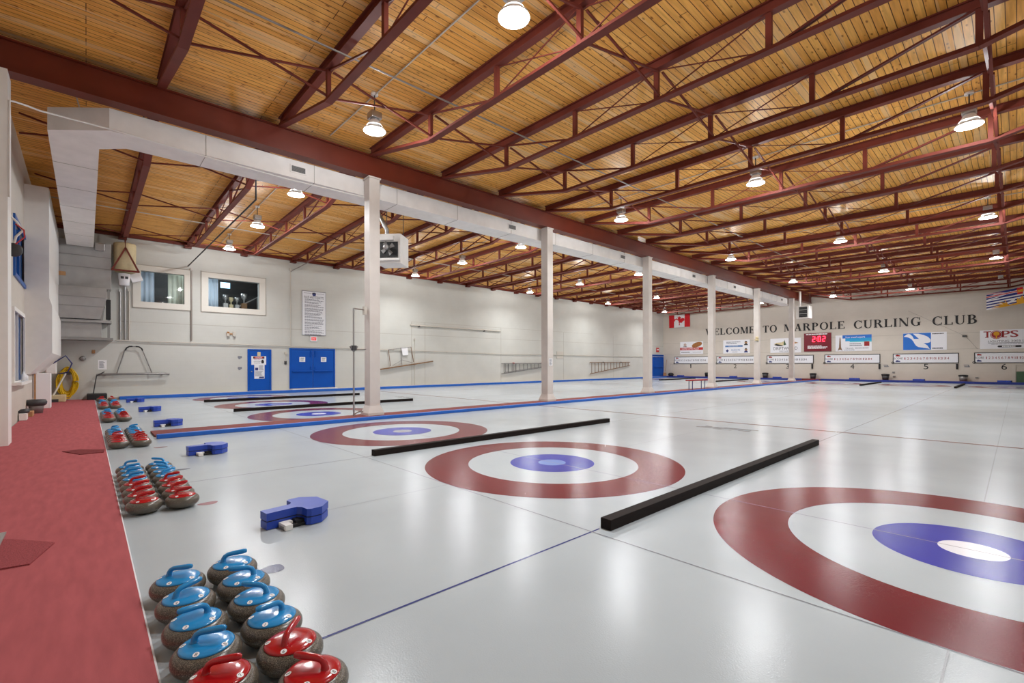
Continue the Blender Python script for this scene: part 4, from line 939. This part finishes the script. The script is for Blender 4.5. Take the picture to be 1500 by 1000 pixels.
# ------------------------------------------------------------------ bench beyond the kerb, pole on first column
bc = empty('bench', (-11.98, onX(1021, 560, -11.98).y, .036), 'low red-topped bench with thin blue legs standing in the middle walkway', 'bench')
pz = onX(1021, 556, -11.98).z - .036; ly = onX(1034, 560, -11.98).y - onX(1009, 560, -11.98).y
MB().box((-.15, -ly / 2, pz - .05), (.15, ly / 2, pz + .02), M_DKRED, .01).build('bench_top', bc)
for s in (-1, 1):
    for q in (-.1, .1): MB().tube([(q, s * ly * .36, 0), (q, s * ly * .36, pz - .05)], .02, M_TXTN, 6).build('leg', bc)
gp = empty('gauge_pole', (-12.22, 5.36, .036), 'thin grey pole with clamp and brackets standing beside the first column', 'pole')
zz = lambda v: onX(524, v, -12.22).z - .036
MB().tube([(0, 0, .0), (0, 0, zz(452))], .025, M_CHROME, 8).build('pole', gp)
MB().tube([(0, 0, zz(452)), (0, .33, zz(453))], .02, M_CONDUIT, 6).box((-.06, .28, zz(460)), (.06, .36, zz(448)), M_CREAMP).build('bracket_arm', gp)
MB().tube([(0, 0, .05), (0, .15, .12), (0, .26, .1)], .02, M_CONDUIT, 6).build('bracket_arm', gp)
MB().box((-.06, -.06, zz(513)), (.06, .06, zz(506)), M_DKGREY, .01).tube([(0, -.1, zz(507)), (0, 0, zz(515)), (0, .1, zz(507))], .03, M_GREY, 6).build('clamp', gp)
MB().tube([(0, 0, zz(512)), (0, .35, zz(511))], .015, M_CONDUIT, 6).build('bracket_arm', gp)
p = onX(804.5, 530, GX + .17); b = MB(); b.xf = Matrix(((0, 0, 1, GX + .168), (1, 0, 0, COLY[1] + .01), (0, 1, 0, p.z), (0, 0, 0, 1))); b.box((-.1, -.14, 0), (.1, .14, .004), M_PAPER); bars(b, -.08, .08, -.12, .12, 7, .006, M_TXTG, 8); tag(b.build('paper_notice'), 'white paper notice taped to the second column', 'paper')
pc = onX(1106, 497, GX + .1); b = MB().box((GX + .0, COLY[4] - .45, pc.z - .08), (GX + .2, COLY[4] - .16, pc.z + .05), M_BEIGE, .02)
for s in (-.38, -.22): b.lathe([(0, 0), (.06, .01), (.08, .08), (.05, .14), (0, .15)], (GX + .1, COLY[4] + s, pc.z + .06), M_BEIGE, 12)
tag(b.build('emergency_light'), 'yellowed twin-head emergency light on the fifth column', 'lamp')

# ------------------------------------------------------------------ far wall: lettering, signs, scoreboards, flags, gear
def arc(cx, cy, rx, ry, ix, iy, a0, a1, sx=0.0, n=22):
    out = [(cx + rx * math.cos(deg(a0 + (a1 - a0) * i / n)), cy + ry * math.sin(deg(a0 + (a1 - a0) * i / n))) for i in range(n + 1)]
    inn = [(cx + sx + ix * math.cos(deg(a0 + (a1 - a0) * i / n)), cy + iy * math.sin(deg(a0 + (a1 - a0) * i / n))) for i in range(n + 1)]
    return [[out[i], out[i + 1], inn[i + 1], inn[i]] for i in range(n)]
def rc(a, c, e, g): return [(a, e), (c, e), (c, g), (a, g)]
def stem(x, t=.19, bot=True, top=True):
    r = [rc(x, x + t, 0, 1)]
    if bot: r.append(rc(x - .08, x + t + .08, 0, .05))
    if top: r.append(rc(x - .08, x + t + .08, .95, 1))
    return r
def dg(x0, y0, x1, y1, t): return [(x0, y0), (x0 + t, y0), (x1 + t, y1), (x1, y1)]
GL = {
 'E': (.8, stem(.08) + [rc(.08, .68, .94, 1), rc(.62, .68, .77, 1), rc(.2, .52, .48, .54), rc(.47, .52, .39, .63), rc(.08, .74, 0, .06), rc(.67, .74, 0, .25)]),
 'L': (.76, stem(.08) + [rc(.08, .72, 0, .06), rc(.65, .72, 0, .27)]),
 'C': (.9, arc(.48, .5, .46, .52, .26, .46, 48, 312) + [rc(.76, .82, .68, .98), rc(.76, .82, .06, .3)]),
 'G': (.98, arc(.48, .5, .46, .52, .26, .46, 48, 318) + [rc(.76, .82, .68, .98), rc(.64, .83, .04, .44), rc(.55, .92, .4, .45)]),
 'O': (.98, arc(.48, .5, .46, .52, .27, .46, 0, 360, 0, 40)),
 'M': (1.12, stem(.1, .06) + [dg(.1, 1, .45, .05, .2), dg(.5, .05, .86, 1, .07)] + stem(.84, .19)),
 'W': (1.2, [dg(.3, 0, .02, 1, .19), dg(.38, 0, .62, 1, .06), dg(.72, 0, .45, 1, .19), dg(.8, 0, 1.08, 1, .06), rc(-.04, .3, .95, 1), rc(.4, .75, .95, 1), rc(.98, 1.22, .95, 1)]),
 'T': (.8, stem(.3, .19, True, False) + [rc(.02, .77, .94, 1), rc(.02, .08, .74, 1), rc(.71, .77, .74, 1)]),
 'A': (.94, [dg(.1, 0, .42, 1, .06), dg(.62, 0, .36, 1, .2), rc(.22, .68, .3, .36), rc(0, .27, 0, .05), rc(.52, .94, 0, .05)]),
 'R': (.92, stem(.08) + arc(.36, .74, .36, .26, .16, .2, -90, 90) + [rc(.2, .38, .94, 1), rc(.2, .38, .48, .54), dg(.66, 0, .38, .5, .22), rc(.62, .94, 0, .05)]),
 'P': (.78, stem(.08) + arc(.36, .73, .36, .27, .16, .21, -90, 90) + [rc(.2, .38, .94, 1), rc(.2, .38, .46, .52)]),
 'U': (.94, [rc(.1, .29, .3, 1), rc(.72, .79, .3, 1), rc(.02, .37, .95, 1), rc(.62, .89, .95, 1)] + arc(.445, .3, .345, .32, .21, .25, 180, 360, .05)),
 'I': (.42, stem(.1)),
 'N': (.98, stem(.08, .06, True, False) + [dg(.66, 0, .0, 1, .22), rc(.78, .84, 0, 1), rc(.68, .94, .95, 1)]),
 'B': (.84, stem(.08) + arc(.36, .75, .32, .25, .14, .19, -90, 90) + arc(.38, .27, .38, .27, .18, .21, -90, 90) + [rc(.2, .4, .94, 1), rc(.2, .4, .48, .54), rc(.2, .4, 0, .06)]),
}
for word, u0, u1, vm in (('WELCOME', 1034, 1106, 484.6), ('TO', 1117.5, 1138.5, 481.5), ('MARPOLE', 1148.5, 1238, 478), ('CURLING', 1250.5, 1350, 473), ('CLUB', 1365.5, 1432.5, 468.5)):
    a, c = onY(u0, vm, YF), onY(u1, vm, YF); tot = sum(GL[ch][0] for ch in word) + .1 * (len(word) - 1)
    h = .64; k = (c.x - a.x) / tot; x = a.x; zb_ = onY((u0 + u1) / 2, vm, YF).z - h / 2
    wd = empty('wall_lettering', (a.x, YF, zb_), 'black serif word %s painted on the far wall' % word, 'lettering', 'words across the far wall')
    for ch in word:
        lt_ = MB()
        w, polys = GL[ch]
        lt_.xf = on_far_wall(0, 0)
        for p in polys: lt_.prism([(x + px_ * k, zb_ + py_ * h) for px_, py_ in p], .0, .035, M_BLACK)
        lt_.build('letter', wd, Vector((-a.x, -YF, -zb_)))
        x += (w + .1) * k

UNDER = {1: 'below the pizza sign', 2: 'below the portraits sign', 3: 'below the brewery sign', 4: 'below the travel sign', 5: 'below the white bird sign', 6: 'below the red TOPS sign'}
BRD = {1: (988, 521.5, 1049, 532.5), 2: (1050, 520.5, 1109, 532), 3: (1123.5, 520.5, 1192, 532.5), 4: (1208, 519, 1289.5, 532.5), 5: (1308, 517.5, 1404.5, 532.5), 6: (1427, 516.8, 1524, 531.7)}
for k, q in BRD.items():
    x, z, w, h = from_pix_far(*q); z = 1.82; h = .74
    if k in (1, 2): w = 4.0; x = onY(q[0], 526, YF).x + w / 2
    t = empty('scoreboard', (x, YF - .005, z), 'long white scoreboard on the far wall ' + UNDER[k], 'scoreboard', 'scoreboards on the far wall')
    b = MB(); b.xf = Matrix(((1, 0, 0, 0), (0, 0, -1, 0), (0, 1, 0, 0), (0, 0, 0, 1)))
    X = b.xf
    b.box((-w / 2, -h / 2, 0), (w / 2, h / 2, .03), M_SIGNW); b.build('panel', t)
    f = MB(); f.xf = X; e = .045
    for (a, c, g_, i_) in ((-w / 2, w / 2, h / 2 - e, h / 2), (-w / 2, w / 2, -h / 2, -h / 2 + e), (-w / 2, -w / 2 + e, -h / 2, h / 2), (w / 2 - e, w / 2, -h / 2, h / 2)): f.box((a, g_, .0), (c, i_, .05), M_DKGREY)
    f.build('frame', t)
    n = MB(); n.xf = X; s = w / 4.0
    n.text('SCORE', -w / 2 + .35 * s, 0, .14, M_BLACK, .034, width=.56 * s)
    for q_ in range(14): n.text(str(q_ + 1), -w / 2 + (.78 + .198 * q_) * s, -.01, .17, M_DKRED if k > 3 else M_BLACK, .034, width=(.115 if q_ < 9 else .18) * s * (.5 if q_ == 0 else 1))
    n.build('numerals', t)
    for zz_, m in ((.21, M_DKRED), (-.22, M_TXTN)):
        r = MB(); r.xf = X; cx = -w / 2 + .33 * s
        r.prism([(cx - .14 * s, zz_ - .05), (cx + .14 * s, zz_ - .05), (cx + .16 * s, zz_), (cx + .11 * s, zz_ + .04), (cx + .04, zz_ + .055), (cx - .06, zz_ + .09), (cx - .1, zz_ + .05), (cx - .16 * s, zz_)], .03, .036, m); r.build('stone_symbol', t)
    hk = MB(); hk.xf = X
    hk.ring((-w / 2, -h / 2 + .04), .05, .09, .056, M_DKGREY, 16); hk.build('hook', t)
    # number below and black holder
    u_ = {1: 1012, 2: 1077, 3: 1154, 4: 1248.5, 5: 1356.5, 6: 1471}[k]; nx = onY(u_, 538, YF).x
    nb = MB(); nb.xf = on_far_wall(nx, 1.2, .001); nb.text(str(k), 0, 0, .4, M_BLACK, .01, width=(.1 if k == 1 else .27), depth=0)
    tag(nb.build('sheet_number'), 'black number on the far wall under the scoreboard ' + UNDER[k], 'number')
    if k in (2, 3, 4, 5):
        ux = {2: 1107, 3: 1190, 4: 1288.5, 5: 1402}[k]; hx = onY(ux, 537, YF).x
        hb = MB(); hb.xf = on_far_wall(hx, 1.2, 0); hb.box((-.06, -.2, 0), (.06, .2, .08), M_RUBBER, .015); tag(hb.build('brush_holder'), 'small black holder under the right end of the scoreboard ' + UNDER[k], 'holder')
    if k in (4, 5, 3):
        ux = {3: 1216, 4: 1298, 5: 1416}[k]; hx = onY(ux, 537, YF).x
        if k > 3:
            hb = MB(); hb.xf = on_far_wall(hx, 1.25, 0); hb.box((-.15, .03, 0), (.12, .08, .03), M_TXTG).box((-.12, -.08, 0), (.16, -.03, .03), M_TXTG).box((.08, -.06, 0), (.12, .07, .02), M_TXTG); tag(hb.build('wall_hanger'), 'small grey double hook right of the scoreboard ' + UNDER[k], 'hook')

def ad(name, q, label, draw, m=None, th=.02):
    x, z, w, h = from_pix_far(*q)
    return sheet_sign(name, on_far_wall(x, z, .002), w, h, label, 'sign', lambda b, zz_: draw(b, zz_, w, h), th, m)
def d_pizza(b, z, w, h):
    b.rect(-w / 2, w / 2, -.18 * h, .03 * h, z, M_REDP); b.text('HOMETOWN PIZZA', -.05 * w, -.075 * h, .12 * h, M_PAPER, z + .002, width=.75 * w)
    b.prism([(.24 * w + .22 * w * math.cos(a), .24 * h + .2 * h * math.sin(a) + .1 * h * math.cos(a)) for a in [2 * PI * q_ / 28 for q_ in range(28)]], z, z + .003, M_BROWNP)
    b.ring((-.28 * w, .25 * h), .03 * w, .06 * w, z, M_BROWNP, 16); bars(b, -.36 * w, -.12 * w, .06 * h, .15 * h, 1, z, M_DKGREY, 2)
    bars(b, -.45 * w, .05 * w, -.4 * h, -.3 * h, 1, z, M_BLACK, 5); b.rect(.05 * w, .42 * w, -.36 * h, -.34 * h, z, M_DKGREY)
ad('advert_sign', (996.5, 501, 1030, 518), 'pizza advertisement with red band above scoreboard 1 on the far wall', d_pizza)
def d_estate(b, z, w, h):
    bars(b, -.38 * w, .18 * w, .2 * h, .4 * h, 2, z, M_TXTG, 1); b.rect(-.42 * w, .24 * w, -.02 * h, .1 * h, z, M_AD_BLUE2); bars(b, -.3 * w, .1 * w, .02 * h, .06 * h, 1, z + .001, M_PAPER, 4)
    b.prism([(-.4 * w, -.3 * h), (-.34 * w, -.18 * h), (-.28 * w, -.3 * h), (-.34 * w, -.42 * h)], z, z + .002, M_TXTN); b.text('ELEVATE', -.02 * w, -.25 * h, .12 * h, M_AD_BLUE2, z, width=.32 * w); bars(b, -.15 * w, .12 * w, -.42 * h, -.36 * h, 1, z, M_TXTG, 6)
    for cy in (.25, -.28):
        b.ring((.36 * w, (cy + .05) * h), 0, .1 * h, z, M_TAN, 14); b.prism([(.28 * w, (cy - .16) * h), (.44 * w, (cy - .16) * h), (.4 * w, (cy - .03) * h), (.32 * w, (cy - .03) * h)], z, z + .002, M_TXTN if cy < 0 else M_DKGREY)
        b.prism([(.33 * w, (cy + .06) * h), (.39 * w, (cy + .06) * h), (.385 * w, (cy + .16) * h), (.335 * w, (cy + .16) * h)], z + .002, z + .004, M_DKGREY)
ad('advert_sign', (1059.5, 498.5, 1098.5, 517), 'white and blue advertisement with two portraits above scoreboard 2 on the far wall', d_estate)
def d_drift(b, z, w, h):
    b.text('DRIFTWOOD', .0, -.2 * h, .2 * h, M_DKGREY, z, width=.78 * w); b.text('BREWERY', -.02 * w, -.4 * h, .09 * h, M_TXTG, z, width=.34 * w)
    b.prism([(-.38 * w, .1 * h), (-.3 * w, .2 * h), (-.12 * w, .22 * h), (-.04 * w, .3 * h), (.0, .12 * h), (-.1 * w, .0), (-.25 * w, .02 * h)], z, z + .002, M_BEIGE)
    b.prism([(-.37 * w, .05 * h), (-.3 * w, .12 * h), (-.1 * w, .02 * h), (-.06 * w, -.04 * h), (-.25 * w, -.03 * h)], z + .002, z + .004, M_BLACK)
    b.prism([(-.06 * w, .0), (-.03 * w, .42 * h), (.0, .2 * h), (.03 * w, .05 * h)], z + .003, z + .005, M_GREENB); b.prism([(.3 * w, .1 * h), (.42 * w, .16 * h), (.3 * w, .24 * h)], z, z + .002, M_TAN)
ad('advert_sign', (1128.5, 496, 1173.5, 516), 'white brewery advertisement partly behind the last column on the far wall', d_drift)
def d_travel(b, z, w, h):
    b.rect(-.3 * w, w / 2, .3 * h, h / 2, z, M_AD_BLUE); b.rect(-.22 * w, w / 2, .12 * h, .3 * h, z, M_SKYB); b.rect(-.1 * w, w / 2, .05 * h, .12 * h, z, mat('turquoise_print', (96, 190, 200)))
    b.text('Your travel experts', .05 * w, .37 * h, .11 * h, M_PAPER, z + .002, width=.55 * w)
    b.prism([(-.44 * w, -.48 * h), (-.4 * w, -.25 * h), (-.385 * w, .3 * h), (-.37 * w, .42 * h), (-.355 * w, .3 * h), (-.34 * w, -.25 * h), (-.3 * w, -.48 * h), (-.35 * w, -.4 * h), (-.39 * w, -.4 * h)], z, z + .002, M_LADW)
    b.rect(.3 * w, .44 * w, -.2 * h, .08 * h, z + .001, M_DKRED); bars(b, -.1 * w, .25 * w, -.2 * h, 0, 2, z, M_TXTG, 7); b.text('TRAVEL', -.1 * w, -.33 * h, .1 * h, M_TXTG, z, width=.25 * w); bars(b, .05 * w, .45 * w, -.36 * h, -.28 * h, 1, z, M_TXTG, 8); bars(b, -.25 * w, .1 * w, -.46 * h, -.4 * h, 1, z, M_TXTG, 9)
ad('advert_sign', (1224, 491.5, 1277, 513.5), 'travel advertisement with blue sea and tower right of the red clock on the far wall', d_travel)
def d_bird(b, z, w, h):
    b.rect(-w / 2, .15 * w, -.48 * h, .48 * h, z, M_AD_BLUE)
    L, R_ = -w / 2, .15 * w; S = R_ - L
    P = lambda x, y: (L + x * S, (y - .5) * .96 * h)
    b.prism([P(.02, .8), P(.12, .93), P(.2, .97), P(.27, .93), P(.35, .8), P(.39, .66), P(.58, .65), P(.53, .72), P(.36, .97), P(.55, .96), P(.75, .87), P(.9, .75), P(.985, .6), P(.99, .5), P(.96, .43), P(.88, .4), P(.74, .39), P(.8, .33), P(.88, .24), P(.92, .13), P(.97, .02), P(.9, .07), P(.72, .12), P(.55, .17), P(.47, .25), P(.42, .37), P(.37, .52), P(.3, .66), P(.2, .75), P(.1, .79)], z + .001, z + .003, M_SIGNW)
    bars(b, .18 * w, .46 * w, .38 * h, .44 * h, 1, z, M_BLACK, 3, .8); bars(b, .18 * w, .46 * w, -.44 * h, -.37 * h, 1, z, M_BLACK, 12, .8)
ad('advert_sign', (1323, 488, 1387, 512), 'blue and white sign with a flying white bird above scoreboard 5 on the far wall', d_bird)
def d_tops(b, z, w, h):
    for s, cx in (('T', -.37), ('P', -.055), ('S', .085)):
        for dx in (-.006, 0, .006): b.text(s, cx * w + dx * w, .27 * h, .34 * h, M_DKRED, z, width=.125 * w, depth=.001 * (dx > 0))
        b.rect((cx - .04) * w, (cx + .02) * w, .1 * h, .14 * h, z, M_DKRED)
    b.ring((-.215 * w, .25 * h), .2 * h, .23 * h, z, M_DKRED, 28); b.ring((-.215 * w, .25 * h), 0, .185 * h, z, M_DKRED, 28)
    b.ring((-.215 * w, .3 * h), 0, .11 * h, z + .002, M_GOLD, 18); b.rect(-.225 * w, -.205 * w, .04 * h, .22 * h, z + .002, M_GOLD)
    b.text('LIGHTING 2003 LTD', 0, -.1 * h, .1 * h, M_DKGREY, z, width=.72 * w); b.rect(-.36 * w, .36 * w, -.2 * h, -.18 * h, z, M_DKGREY); bars(b, -.3 * w, .3 * w, -.28 * h, -.23 * h, 1, z, M_TXTG, 3)
    b.prism([(-.2 * w, -.38 * h), (-.18 * w, -.33 * h), (.19 * w, -.33 * h), (.21 * w, -.38 * h), (.19 * w, -.43 * h), (-.18 * w, -.43 * h)], z, z + .002, M_BLACK); bars(b, -.12 * w, .16 * w, -.41 * h, -.35 * h, 1, z + .003, M_PAPER, 10, .9)
ad('advert_sign', (1435.5, 484, 1524, 509.5), 'white lighting-company sign with red TOPS lettering above scoreboard 6', d_tops)
x, z, w, h = from_pix_far(1178, 488.5, 1218, 514)
ck = empty('wall_clock', (x, YF, z), 'dark red digital clock board showing 2:02 on the far wall', 'clock')
Xc = Matrix(((1, 0, 0, 0), (0, 0, -1, 0), (0, 1, 0, 0), (0, 0, 0, 1)))
b = MB(); b.xf = Xc; b.box((-w / 2, -h / 2, 0), (w / 2, h / 2, .08), M_CLOCK, .01); b.build('case', ck)
b = MB(); b.xf = Xc
SEG = {'2': 'abged', '0': 'abcdef'}
def seg(cx, ch, s):
    W_, H_ = .14 * s, .17 * s; t_ = .04 * s
    P = {'a': (-W_, W_, 2 * H_ - t_, 2 * H_ + t_), 'g': (-W_, W_, -t_, t_), 'd': (-W_, W_, -2 * H_ - t_, -2 * H_ + t_), 'f': (-W_ - t_, -W_ + t_, 0, 2 * H_), 'b': (W_ - t_, W_ + t_, 0, 2 * H_), 'e': (-W_ - t_, -W_ + t_, -2 * H_, 0), 'c': (W_ - t_, W_ + t_, -2 * H_, 0)}
    for k_ in SEG[ch]: a_, c_, e_, g_ = P[k_]; b.box((cx + a_, .17 * h + e_, .082), (cx + c_, .17 * h + g_, .088), M_LED)
s_ = .62
seg(-.13 * w, '2', s_); seg(.07 * w, '0', s_); seg(.24 * w, '2', s_); b.box((-.035 * w, .2 * h, .082), (-.015 * w, .23 * h, .088), M_LED).box((-.035 * w, .1 * h, .082), (-.015 * w, .13 * h, .088), M_LED)
b.build('digits', ck)
for nm_, q_ in (('heading', (-.42 * w, .42 * w, .4 * h, .47 * h, 1, .083, M_FLAGW, 21, .8)), ('caption', (-.2 * w, .2 * w, -.06 * h, -.03 * h, 1, .083, M_REDP, 22, .8)), ('small_print', (-.36 * w, .4 * w, -.36 * h, -.18 * h, 3, .083, M_FLAGW, 23, .75))):
    b = MB(); b.xf = Xc; bars(b, *q_); b.build(nm_, ck)

# flags (hanging a little proud of the wall, softly waved)
def flag(M, w, h, slope, shapes, name, label):
    t = MB(); t.xf = M
    def wv(x, y): return (x, y + slope * x, .06 + .03 * math.sin(5 * x + 1.5 * y))
    for poly, m, lift in shapes:
        n = len(poly); bm = bmesh.new(); vs = [bm.verts.new((p[0] * w, p[1] * h, 0)) for p in poly]; bm.faces.new(vs)
        bmesh.ops.triangulate(bm, faces=bm.faces[:])
        for c in range(2): bmesh.ops.subdivide_edges(bm, edges=[e for e in bm.edges if e.calc_length() > w * .12], cuts=1)
        bmesh.ops.triangulate(bm, faces=bm.faces[:]); bm.verts.index_update()
        out = [wv(v.co.x, v.co.y) for v in bm.verts]
        fs = []
        for f in bm.faces:
            q_ = [v.index for v in f.verts]
            if f.normal.z < 0: q_ = q_[::-1]
            fs.append(q_)
        t.add([(a, c_, e_ + lift) for a, c_, e_ in out], fs, m); bm.free()
    tag(t.build(name), label, 'flag')
a, c, e = onY(980, 463.5, YF - .1), onY(1010.5, 461, YF - .1), onY(981, 481.5, YF - .1)
w, h = c.x - a.x, a.z - e.z
LEAF = [(0, .5), (.055, .4), (.11, .43), (.085, .24), (.2, .34), (.225, .29), (.33, .31), (.29, .22), (.37, .16), (.34, .13), (.17, -.02), (.19, -.09), (.02, -.06), (.035, -.27), (0, -.27)]
leaf = LEAF + [(-x, y) for x, y in LEAF[::-1][1:-1]]
leaf = [(x * .78, y * .95 - .08) for x, y in leaf]
flag(on_far_wall((a.x + c.x) / 2, (a.z + e.z) / 2 + .1, .02), w, h, .01, [([(-.5, -.5), (-.25, -.5), (-.25, .5), (-.5, .5)], M_FLAGR, 0), ([(.25, -.5), (.5, -.5), (.5, .5), (.25, .5)], M_FLAGR, 0), ([(-.25, -.5), (.25, -.5), (.25, .5), (-.25, .5)], M_FLAGW, 0), (leaf, M_FLAGR, .012)], 'maple_leaf_flag', 'red and white maple leaf flag hanging at the left end of the far wall')
YB = 44.6
a, e = onY(1445, 431, YB), onY(1450, 454, YB); c = onY(1500, 420, YB); w = (c.x - a.x) * 1.75; h = a.z - e.z
sh_ = [([(-.5, -.5), (.5, -.5), (.5, .5), (-.5, .5)], M_FLAGW, 0), ([(-.5, .1), (.5, .1), (.5, .5), (-.5, .5)], M_FLAGB, .006)]
for p in ([(-.5, .5), (-.44, .5), (.5, .14), (.5, .1), (.44, .1), (-.5, .46)], [(.5, .5), (.44, .5), (-.5, .14), (-.5, .1), (-.44, .1), (.5, .46)], [(-.5, .24), (.5, .24), (.5, .36), (-.5, .36)], [(-.09, .1), (.09, .1), (.09, .5), (-.09, .5)]): sh_.append((p, M_FLAGW, .012))
for p in ([(-.5, .27), (.5, .27), (.5, .33), (-.5, .33)], [(-.055, .1), (.055, .1), (.055, .5), (-.055, .5)], [(-.5, .5), (-.47, .5), (-.06, .34), (-.09, .34), (-.5, .48)], [(.5, .12), (.47, .1), (.06, .26), (.09, .26), (.5, .13)]): sh_.append((p, M_FLAGR, .018))
sh_.append(([(-.06, .22), (.06, .22), (.07, .38), (0, .36), (-.07, .38)], M_GOLD, .024))
for k in range(3): sh_.append(([(-.5, .02 - .17 * k), (.5, .02 - .17 * k), (.5, -.06 - .17 * k), (-.5, -.06 - .17 * k)], M_FLAGB, .006))
sun = []
for k in range(15):
    a_ = PI * k / 14; sun.append((.3 * math.cos(a_), -.5 + .28 * math.sin(a_)))
    if k < 14: a2 = PI * (k + .5) / 14; sun.append((.44 * math.cos(a2), -.5 + .5 * math.sin(a2)))
sun = sun[::-1]
sh_.append((sun, M_GOLD, .02))
flag(Matrix(((1, 0, 0, a.x + w / 2), (0, 0, -1, YB), (0, 1, 0, (a.z + e.z) / 2 + .09 * w), (0, 0, 0, 1))), w, h, .18, sh_, 'provincial_flag', 'flag with union jack, blue waves and gold sun near the far wall')
tag(MB().tube([onY(1330, 455, YF - .3), onY(1414, 492, YF - .05), onY(1432, 511, YF - .05)], .007, M_CONDUIT, 5).build('cable'), 'thin dark wire running down the far wall under the word CLUB', 'wire')
p = onY(1413, 492, YF); tag(MB().box((p.x - .12, YF - .12, p.z - .06), (p.x + .12, YF, p.z + .06), M_DKGREY, .02).build('camera_unit'), 'small dark wall fitting on the far wall right of the bird sign', 'fitting')

# bins and gear on the far kerb
for u, v0_, v1_, m, lb in ((1121, 547.5, 554, M_RUBBER, 'black bin on the far kerb between scoreboards 2 and 3'), (1191, 549, 556, M_DKGREY, 'dark grey bin on the far kerb left of scoreboard 4'), (1297, 551, 557, M_RUBBER, 'black bin on the far kerb between scoreboards 4 and 5'), (1411, 552, 559.5, M_GREY, 'grey bin on the far kerb between scoreboards 5 and 6')):
    x = onY(u, 552, 46.15).x
    t = empty('waste_bin', (x, 46.15, .13), lb, 'bin', 'bins along the far wall')
    MB().lathe([(0, 0), (.19, 0), (.24, .4), (0, .4)], (0, 0, 0), m if m != M_RUBBER else M_DKGREY, 16).build('body', t)
    MB().lathe([(.25, .36), (.27, .42), (.24, .47), (.12, .49), (0, .46)], (0, 0, 0), M_RUBBER, 16).build('rim_bag', t)
x = onY(1036, 548, 46.2).x; tag(MB().lathe([(0, .13), (.2, .13), (.24, .5), (.2, .56), (0, .56)], (x, 46.2, 0), M_RUBBER, 16).build('waste_bin'), 'black bin on the far kerb partly behind the fourth column', 'bin')
x = onY(974, 545, 46.1).x
tag(MB().tube([(x, 46.1, .55), (x + .05, 46.4, 1.9)], .02, M_TAN, 6).box((x - .16, 46.02, .13), (x + .14, 46.14, .5), M_TAN, .03).build('broom'), 'straw broom leaning on the far wall beside the blue far doors', 'broom')
x = onY(979, 548, 46.1).x + .35
tag(MB().lathe([(0, .13), (.22, .13), (.3, .3), (.22, .46), (0, .5)], (x, 46.0, 0), M_RUBBER, 16).tube([(x + .05, 46.1, .5), (x - .1, 46.35, 1.5), (x - .35, 46.4, 1.55)], .02, M_CREAMP, 6).build('vacuum_cleaner'), 'black round cleaner with upright tube in the far left corner', 'cleaner')
p = onX(963, 512, XL); tag(MB().box((XL, p.y - .25, p.z - .25), (XL + .06, p.y + .25, p.z + .2), M_REDP).box((XL + .06, p.y - .15, p.z - .06), (XL + .062, p.y + .15, p.z + .06), M_PAPER).build('exit_sign'), 'small red sign above the blue far doors', 'sign')
a, c = onY(1484, 530, YF), onY(1492, 560, YF)
dr = MB()
zt_ = onY(1490, 532.5, YF).z
for (p_, q_, r_, s_2) in ((a.x - .05, a.x + .12, .13, zt_), (a.x + .12, XR, zt_ - .08, zt_)): dr.box((p_, YF - .06, r_), (q_, YF, s_2), M_CREAMP)
dr.box((a.x + .12, YF - .02, .13), (XR, YF, zt_ - .08), M_WALLY); struct(dr.build('door_4'))
x = onY(1497, 555, 45.9).x; tag(MB().box((x - .25, 45.75, .13), (x + .65, 46.3, .88), M_GREENB, .04).build('wheelie_bin'), 'dark green bin at the right end of the far wall', 'bin')
for i, (u, v) in enumerate(((1309, 545), (1310, 551), (1431, 553))):
    p = onY(u, v, YF); tag(MB().box((p.x - .08, YF - .06, p.z - .05), (p.x + .08, YF, p.z + .05), M_GREY, .015).build('wall_tap'), ['small grey outlet on the far wall below scoreboard 5, upper one', 'small grey outlet on the far wall below scoreboard 5, lower one', 'small grey tap low on the far wall left of sheet number 6'][i], 'fitting')

# ------------------------------------------------------------------ world, camera, view
w = bpy.data.worlds.new('hall_air'); SC.world = w; w.use_nodes = True
w.node_tree.nodes['Background'].inputs[0].default_value = (.9, .95, 1, 1); w.node_tree.nodes['Background'].inputs[1].default_value = .05
cam = bpy.data.cameras.new('camera'); co = bpy.data.objects.new('camera', cam); COL.objects.link(co); SC.camera = co
cam.sensor_width = 36; cam.sensor_fit = 'HORIZONTAL'; cam.lens = FPX * 36 / 1500; cam.shift_y = (V0 - 500) / 1500; cam.clip_start = .05; cam.clip_end = 200
i_ = RT * _c + Vector((0, 0, 1)) * _s; up = RT * -_s + Vector((0, 0, 1)) * _c; fw = FW
co.matrix_world = Matrix(((i_.x, up.x, -fw.x, CP.x), (i_.y, up.y, -fw.y, CP.y), (i_.z, up.z, -fw.z, CP.z), (0, 0, 0, 1)))
vs_ = SC.view_settings; SC.display_settings.display_device = 'sRGB'; vs_.view_transform = 'Standard'; vs_.look = 'None'; vs_.gamma = 1; vs_.use_curve_mapping = False
vs_.exposure = -0.45
try: SC.cycles.use_denoising = True; SC.cycles.max_bounces = 8; SC.cycles.diffuse_bounces = 5; SC.cycles.sample_clamp_indirect = 8
except Exception: pass
